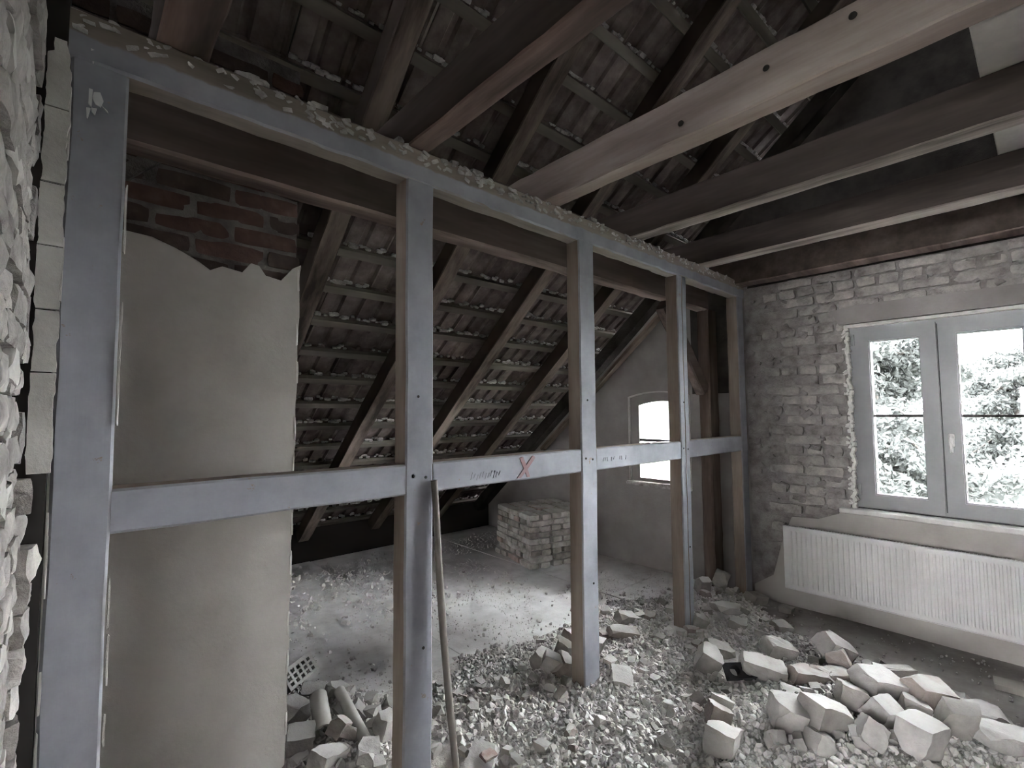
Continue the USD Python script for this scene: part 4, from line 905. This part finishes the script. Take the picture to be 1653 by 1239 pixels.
for where, poly, cnt, (s0, s1) in ZONES:
    x0, y0, x1, y1 = poly.bounds; k = 0
    while k < cnt:
        x, y = r.uniform(x0, x1), r.uniform(y0, y1)
        if not inside(poly, x, y) or (1.69 < y < 1.84 and any(a - 0.03 < x < b + 0.03 for a, b in PX)): continue
        s = r.uniform(s0, s1)
        v, f = chunk((s, s * r.uniform(0.55, 0.95), s * r.uniform(0.35, 0.8)), 8000 + nf, 0.004, 0.5, 1)
        v = v @ rot(r.normal(size=3), r.uniform(0, 50)).T @ rot([0, 0, 1], r.uniform(0, 360)).T
        z = float(H(np.array([x]), np.array([y]))[0])
        FR.append(dict(mesh=(v + [x, y, z - v[:, 2].min() - 0.14 * s], f), tone=int(r.choice(4, p=[.42, .3, .16, .12])), s=s, x=x, y=y, where=where, flat=(v[:, 2].max() - v[:, 2].min()) / s))
        nf += 1; k += 1

ANCH = [(x, y, SHORT[i]) for i, (x, y, *_q) in enumerate(BIG)] + [(0.5 * (a + b), 1.77, f"the {n_} post's foot") for (a, b), n_ in zip(PX[1:4], ("second", "third", "fourth"))] + [(4.1, 1.42, "the radiator's left end"), (0.72, 2.2, "the chimney's bottom edge"), (1.16, 1.64, "the pole's foot")]
for q in FR:
    i = min(range(len(ANCH)), key=lambda k: math.hypot(ANCH[k][0] - q["x"], ANCH[k][1] - q["y"]))
    dx, dy = q["x"] - ANCH[i][0], q["y"] - ANCH[i][1]
    side, deep = dx * cy_ - dy * sy_, dx * sy_ + dy * cy_          # to the right / away, as the viewer stands
    rel = ("right of" if side > 0 else "left of") if abs(side) > 2 * abs(deep) else ((("just behind" if deep > 0 else "in front of")) if abs(deep) > 2 * abs(side) else (("behind and right of" if side > 0 else "behind and left of") if deep > 0 else ("front right of" if side > 0 else "front left of")))
    z_ = ("tiny", "small", "fist-sized")[0 if q["s"] < 0.042 else 1 if q["s"] < 0.062 else 2]
    q["label"] = f"{z_} {('pale-grey', 'mid-grey', 'whitish', 'brownish')[q['tone']]} {'flat flake' if q['flat'] < 0.5 else 'lump'}, {rel} {ANCH[i][2]}"
cnt = {}
for q in FR: cnt[q["label"]] = cnt.get(q["label"], 0) + 1
for q in FR:
    obj("brick_fragment", q["mesh"], M[f"rub{q['tone']}"], label=q["label"], cat="rubble", group=(q["label"] + " (several)") if cnt[q["label"]] > 1 else None, smooth=30)

rp = thing("red_flake", (1.325, 1.635, 0.1), "small flake with red paint lying on the pale slab right of the pole", "rubble")
obj("flake", place(chunk((0.06, 0.045, 0.014), 9911, 0.007, 0.7, 2), (1.325, 1.635, float(H(1.325, 1.635)) + 0.058), rot([1, 0, 0], 8)), mat_rough("red_painted_plaster", [(0.3, (0.30, 0.20, 0.18)), (0.6, (0.40, 0.33, 0.31))], 25), rp)

# hollow brick with holes by the chimney
hb = thing("perforated_brick", (0.93, 2.90, 0), "perforated brick with small holes, standing against the chimney's right edge", "brick")
sec = sbox(-0.12, -0.055, 0.12, 0.055)
for a in range(5):
    for b in range(3): sec = sec.difference(sbox(-0.10 + a * 0.043, -0.038 + b * 0.028, -0.10 + a * 0.043 + 0.024, -0.038 + b * 0.028 + 0.016))
e = trimesh.creation.extrude_polygon(sec, 0.075, engine="earcut")
obj("body", place((np.array(e.vertices) - [0, 0, 0.037], np.array(e.faces)), (0.955, 2.86, 0.12), rot([0, 0, 1], 35) @ rot([1, 0, 0], 52)), M["rub1"], hb, smooth=False)

def pipe(name, a, b, ro, ri, mat, label):
    a, b = np.array(a, float), np.array(b, float); d = b - a; L = np.linalg.norm(d); d /= L
    u = np.cross(d, [0, 0, 1]); u /= np.linalg.norm(u); w = np.cross(d, u); g = np.linspace(0, 2 * np.pi, 25)[:-1]; k = 24
    ring = lambda c, R: c + R * (np.cos(g)[:, None] * u + np.sin(g)[:, None] * w)
    v = np.vstack([ring(a, ro), ring(b, ro), ring(b, ri), ring(a, ri)]); f = []
    for s in range(4):
        for i in range(k):
            p, q_ = s * k + i, s * k + (i + 1) % k; p2, q2 = ((s + 1) % 4) * k + i, ((s + 1) % 4) * k + (i + 1) % k
            f += [(p, p2, q2), (p, q2, q_)]
    return obj(name, (v, np.array(f)), mat, label=label, cat="pipe", smooth=40)
pipe("pipe_piece", (1.045, 2.48, 0.150), (0.985, 2.03, 0.128), 0.027, 0.021, M["pipe"], "long pale pipe piece lying slanted in the pile left of the second post")
pipe("pipe_piece", (0.925, 2.45, 0.185), (0.885, 2.27, 0.12), 0.040, 0.033, M["pipe"], "short stubby pale pipe piece lying in the pile beside the chimney")

# black double socket box in the rubble
sx = thing("socket_box", (2.655, 1.165, 0.12), "black plastic double socket box lying in the rubble", "socket box")
P2 = sbox(-0.075, -0.037, 0.075, 0.037)
from shapely.geometry import Point
for dx in (-0.036, 0.036): P2 = P2.difference(Point(dx, 0).buffer(0.026, 12))
e = trimesh.creation.extrude_polygon(P2, 0.045, engine="earcut")
Rb = rot([0, 0, 1], -40) @ rot([1, 0, 0], 48)
ctr = np.array([2.655, 1.165, float(H(2.655, 1.165)) + 0.062])
obj("housing", place((np.array(e.vertices) - [0, 0, 0.0225], np.array(e.faces)), ctr, Rb), M["black"], sx, smooth=False)
obj("back_plate", place(cbox(-0.075, 0.075, -0.037, 0.037, -0.03, -0.022, 0.002), ctr, Rb), M["black"], sx)
for dx in (-0.036, 0.036):
    obj("mortar_plug", place(chunk((0.03, 0.03, 0.02), int(9920 + dx * 1000), 0.004, 0.5, 1), ctr + Rb @ np.array([dx, -0.004, -0.012]), Rb), M["rub2"], sx, smooth=30)

# plank on the floor by the radiator
obj("plank", beam((3.80, 0.285, 0.062), (3.88, -0.45, 0.066), (1, 0, 0), 0.11, 0.035, 0.08, 0.002, 0.004, 190), M["plaster"], label="short dusty plank lying on the bare floor at the right edge below the radiator", cat="plank")

# the pole leaning on the second post
pts = np.array([(1.089, 1.705, 1.278), (1.094, 1.700, 1.18), (1.104, 1.692, 0.95), (1.118, 1.680, 0.68), (1.138, 1.664, 0.40), (1.156, 1.648, 0.18), (1.170, 1.636, 0.03)])
tt = np.linspace(0, 1, 28); pp = np.stack([np.interp(tt, np.linspace(0, 1, len(pts)), pts[:, i]) for i in range(3)], -1) + [0.012, 0, 0]
obj("pole", tube(pp, 0.0135 + 0.002 * meshkit.noise(np.stack([tt * 9, tt * 0, tt * 0], -1), 3), 14), M["pole"], label="thin grey wooden pole leaning against the second post", cat="pole", smooth=40)

# ================================================================== outside
gd = thing("garden_ground", (20, 0, -4.2), "dull green garden ground far below the window", "ground", kind="structure")
obj("ground", box(-40, 90, -60, 60, -4.6, -4.2), M["ground"], gd)
def leaf_cloud(centers, radii, per, size, seed):
    r = np.random.default_rng(seed); vs = []
    for c, rad in zip(centers, radii):
        n = int(per); d = r.normal(size=(n, 3)); d /= np.linalg.norm(d, axis=1, keepdims=True); d *= (r.random((n, 1)) ** 0.4) * rad * [1, 1, 0.6]
        p = np.array(c) + d; a = r.normal(size=(n, 3)); a /= np.linalg.norm(a, axis=1, keepdims=True); b = np.cross(a, r.normal(size=(n, 3))); b /= np.linalg.norm(b, axis=1, keepdims=True)
        s = size * r.uniform(0.6, 1.4, (n, 1))
        vs.append(np.stack([p - a * s, p + b * s * 0.45, p + a * s, p - b * s * 0.45], 1))
    v = np.vstack(vs).reshape(-1, 3); q = np.arange(len(v)).reshape(-1, 4)
    return v, np.vstack([q[:, [0, 1, 2]], q[:, [0, 2, 3]]])
def conifer(x, y, z0, top, rad, seed, label, layers=17):
    r = np.random.default_rng(seed)
    t = thing("conifer", (x, y, z0), label, "tree")
    hgt = top - z0
    obj("trunk", tube([(x, y, z0), (x + 0.05, y, z0 + hgt * 0.5), (x, y, top)], [0.16, 0.10, 0.03], 10), M["bark"], t)
    br, cs, rs = [], [], []
    for l in range(layers):
        fz = 0.12 + 0.86 * l / layers; z = z0 + hgt * fz; R = rad * (1.05 - fz) ** 0.75
        for k in range(8):
            a = r.uniform(0, 2 * np.pi); L = R * r.uniform(0.55, 1.1); e = np.array([x + math.cos(a) * L, y + math.sin(a) * L, z - 0.12 * L + r.normal(0, 0.1)])
            br.append(tube([(x, y, z), (x + math.cos(a) * L * 0.5, y + math.sin(a) * L * 0.5, z + 0.03), e], [0.035, 0.024, 0.008], 5))
            for q in (0.3, 0.55, 0.8, 1.0):
                cs.append(np.array([x, y, z]) * (1 - q) + e * q + r.normal(0, 0.08, 3)); rs.append(r.uniform(0.26, 0.46) * (0.7 + R / rad * 0.5))
    obj("branch", join(br), M["bark"], t, kind="stuff")
    obj("foliage", leaf_cloud(cs, rs, 170, 0.055, seed + 1), M["foliage"], t, kind="stuff", smooth=False)
conifer(10.2, 2.05, -4.2, 5.0, 2.9, 1, "tall dark conifer close outside, filling the window's left sash")
conifer(15.5, 0.5, -4.2, 3.3, 3.4, 2, "lower bushy conifer seen in the bottom of the window's right sash")
conifer(21.0, 4.6, -4.2, 4.8, 3.0, 3, "farther conifer seen between the near branches", 13)
hs = thing("house", (32, 4.6, -4.2), "pale rendered neighbouring house glimpsed through the branches", "house")
obj("wall", box(30, 35, 3.2, 8, -4.2, -1.2), M["render"], hs)
obj("roof", extrude_x(Polygon([(2.9, -1.2), (8.3, -1.2), (5.6, 0.8)]), 29.7, 35.3), M["hroof"], hs, smooth=False)
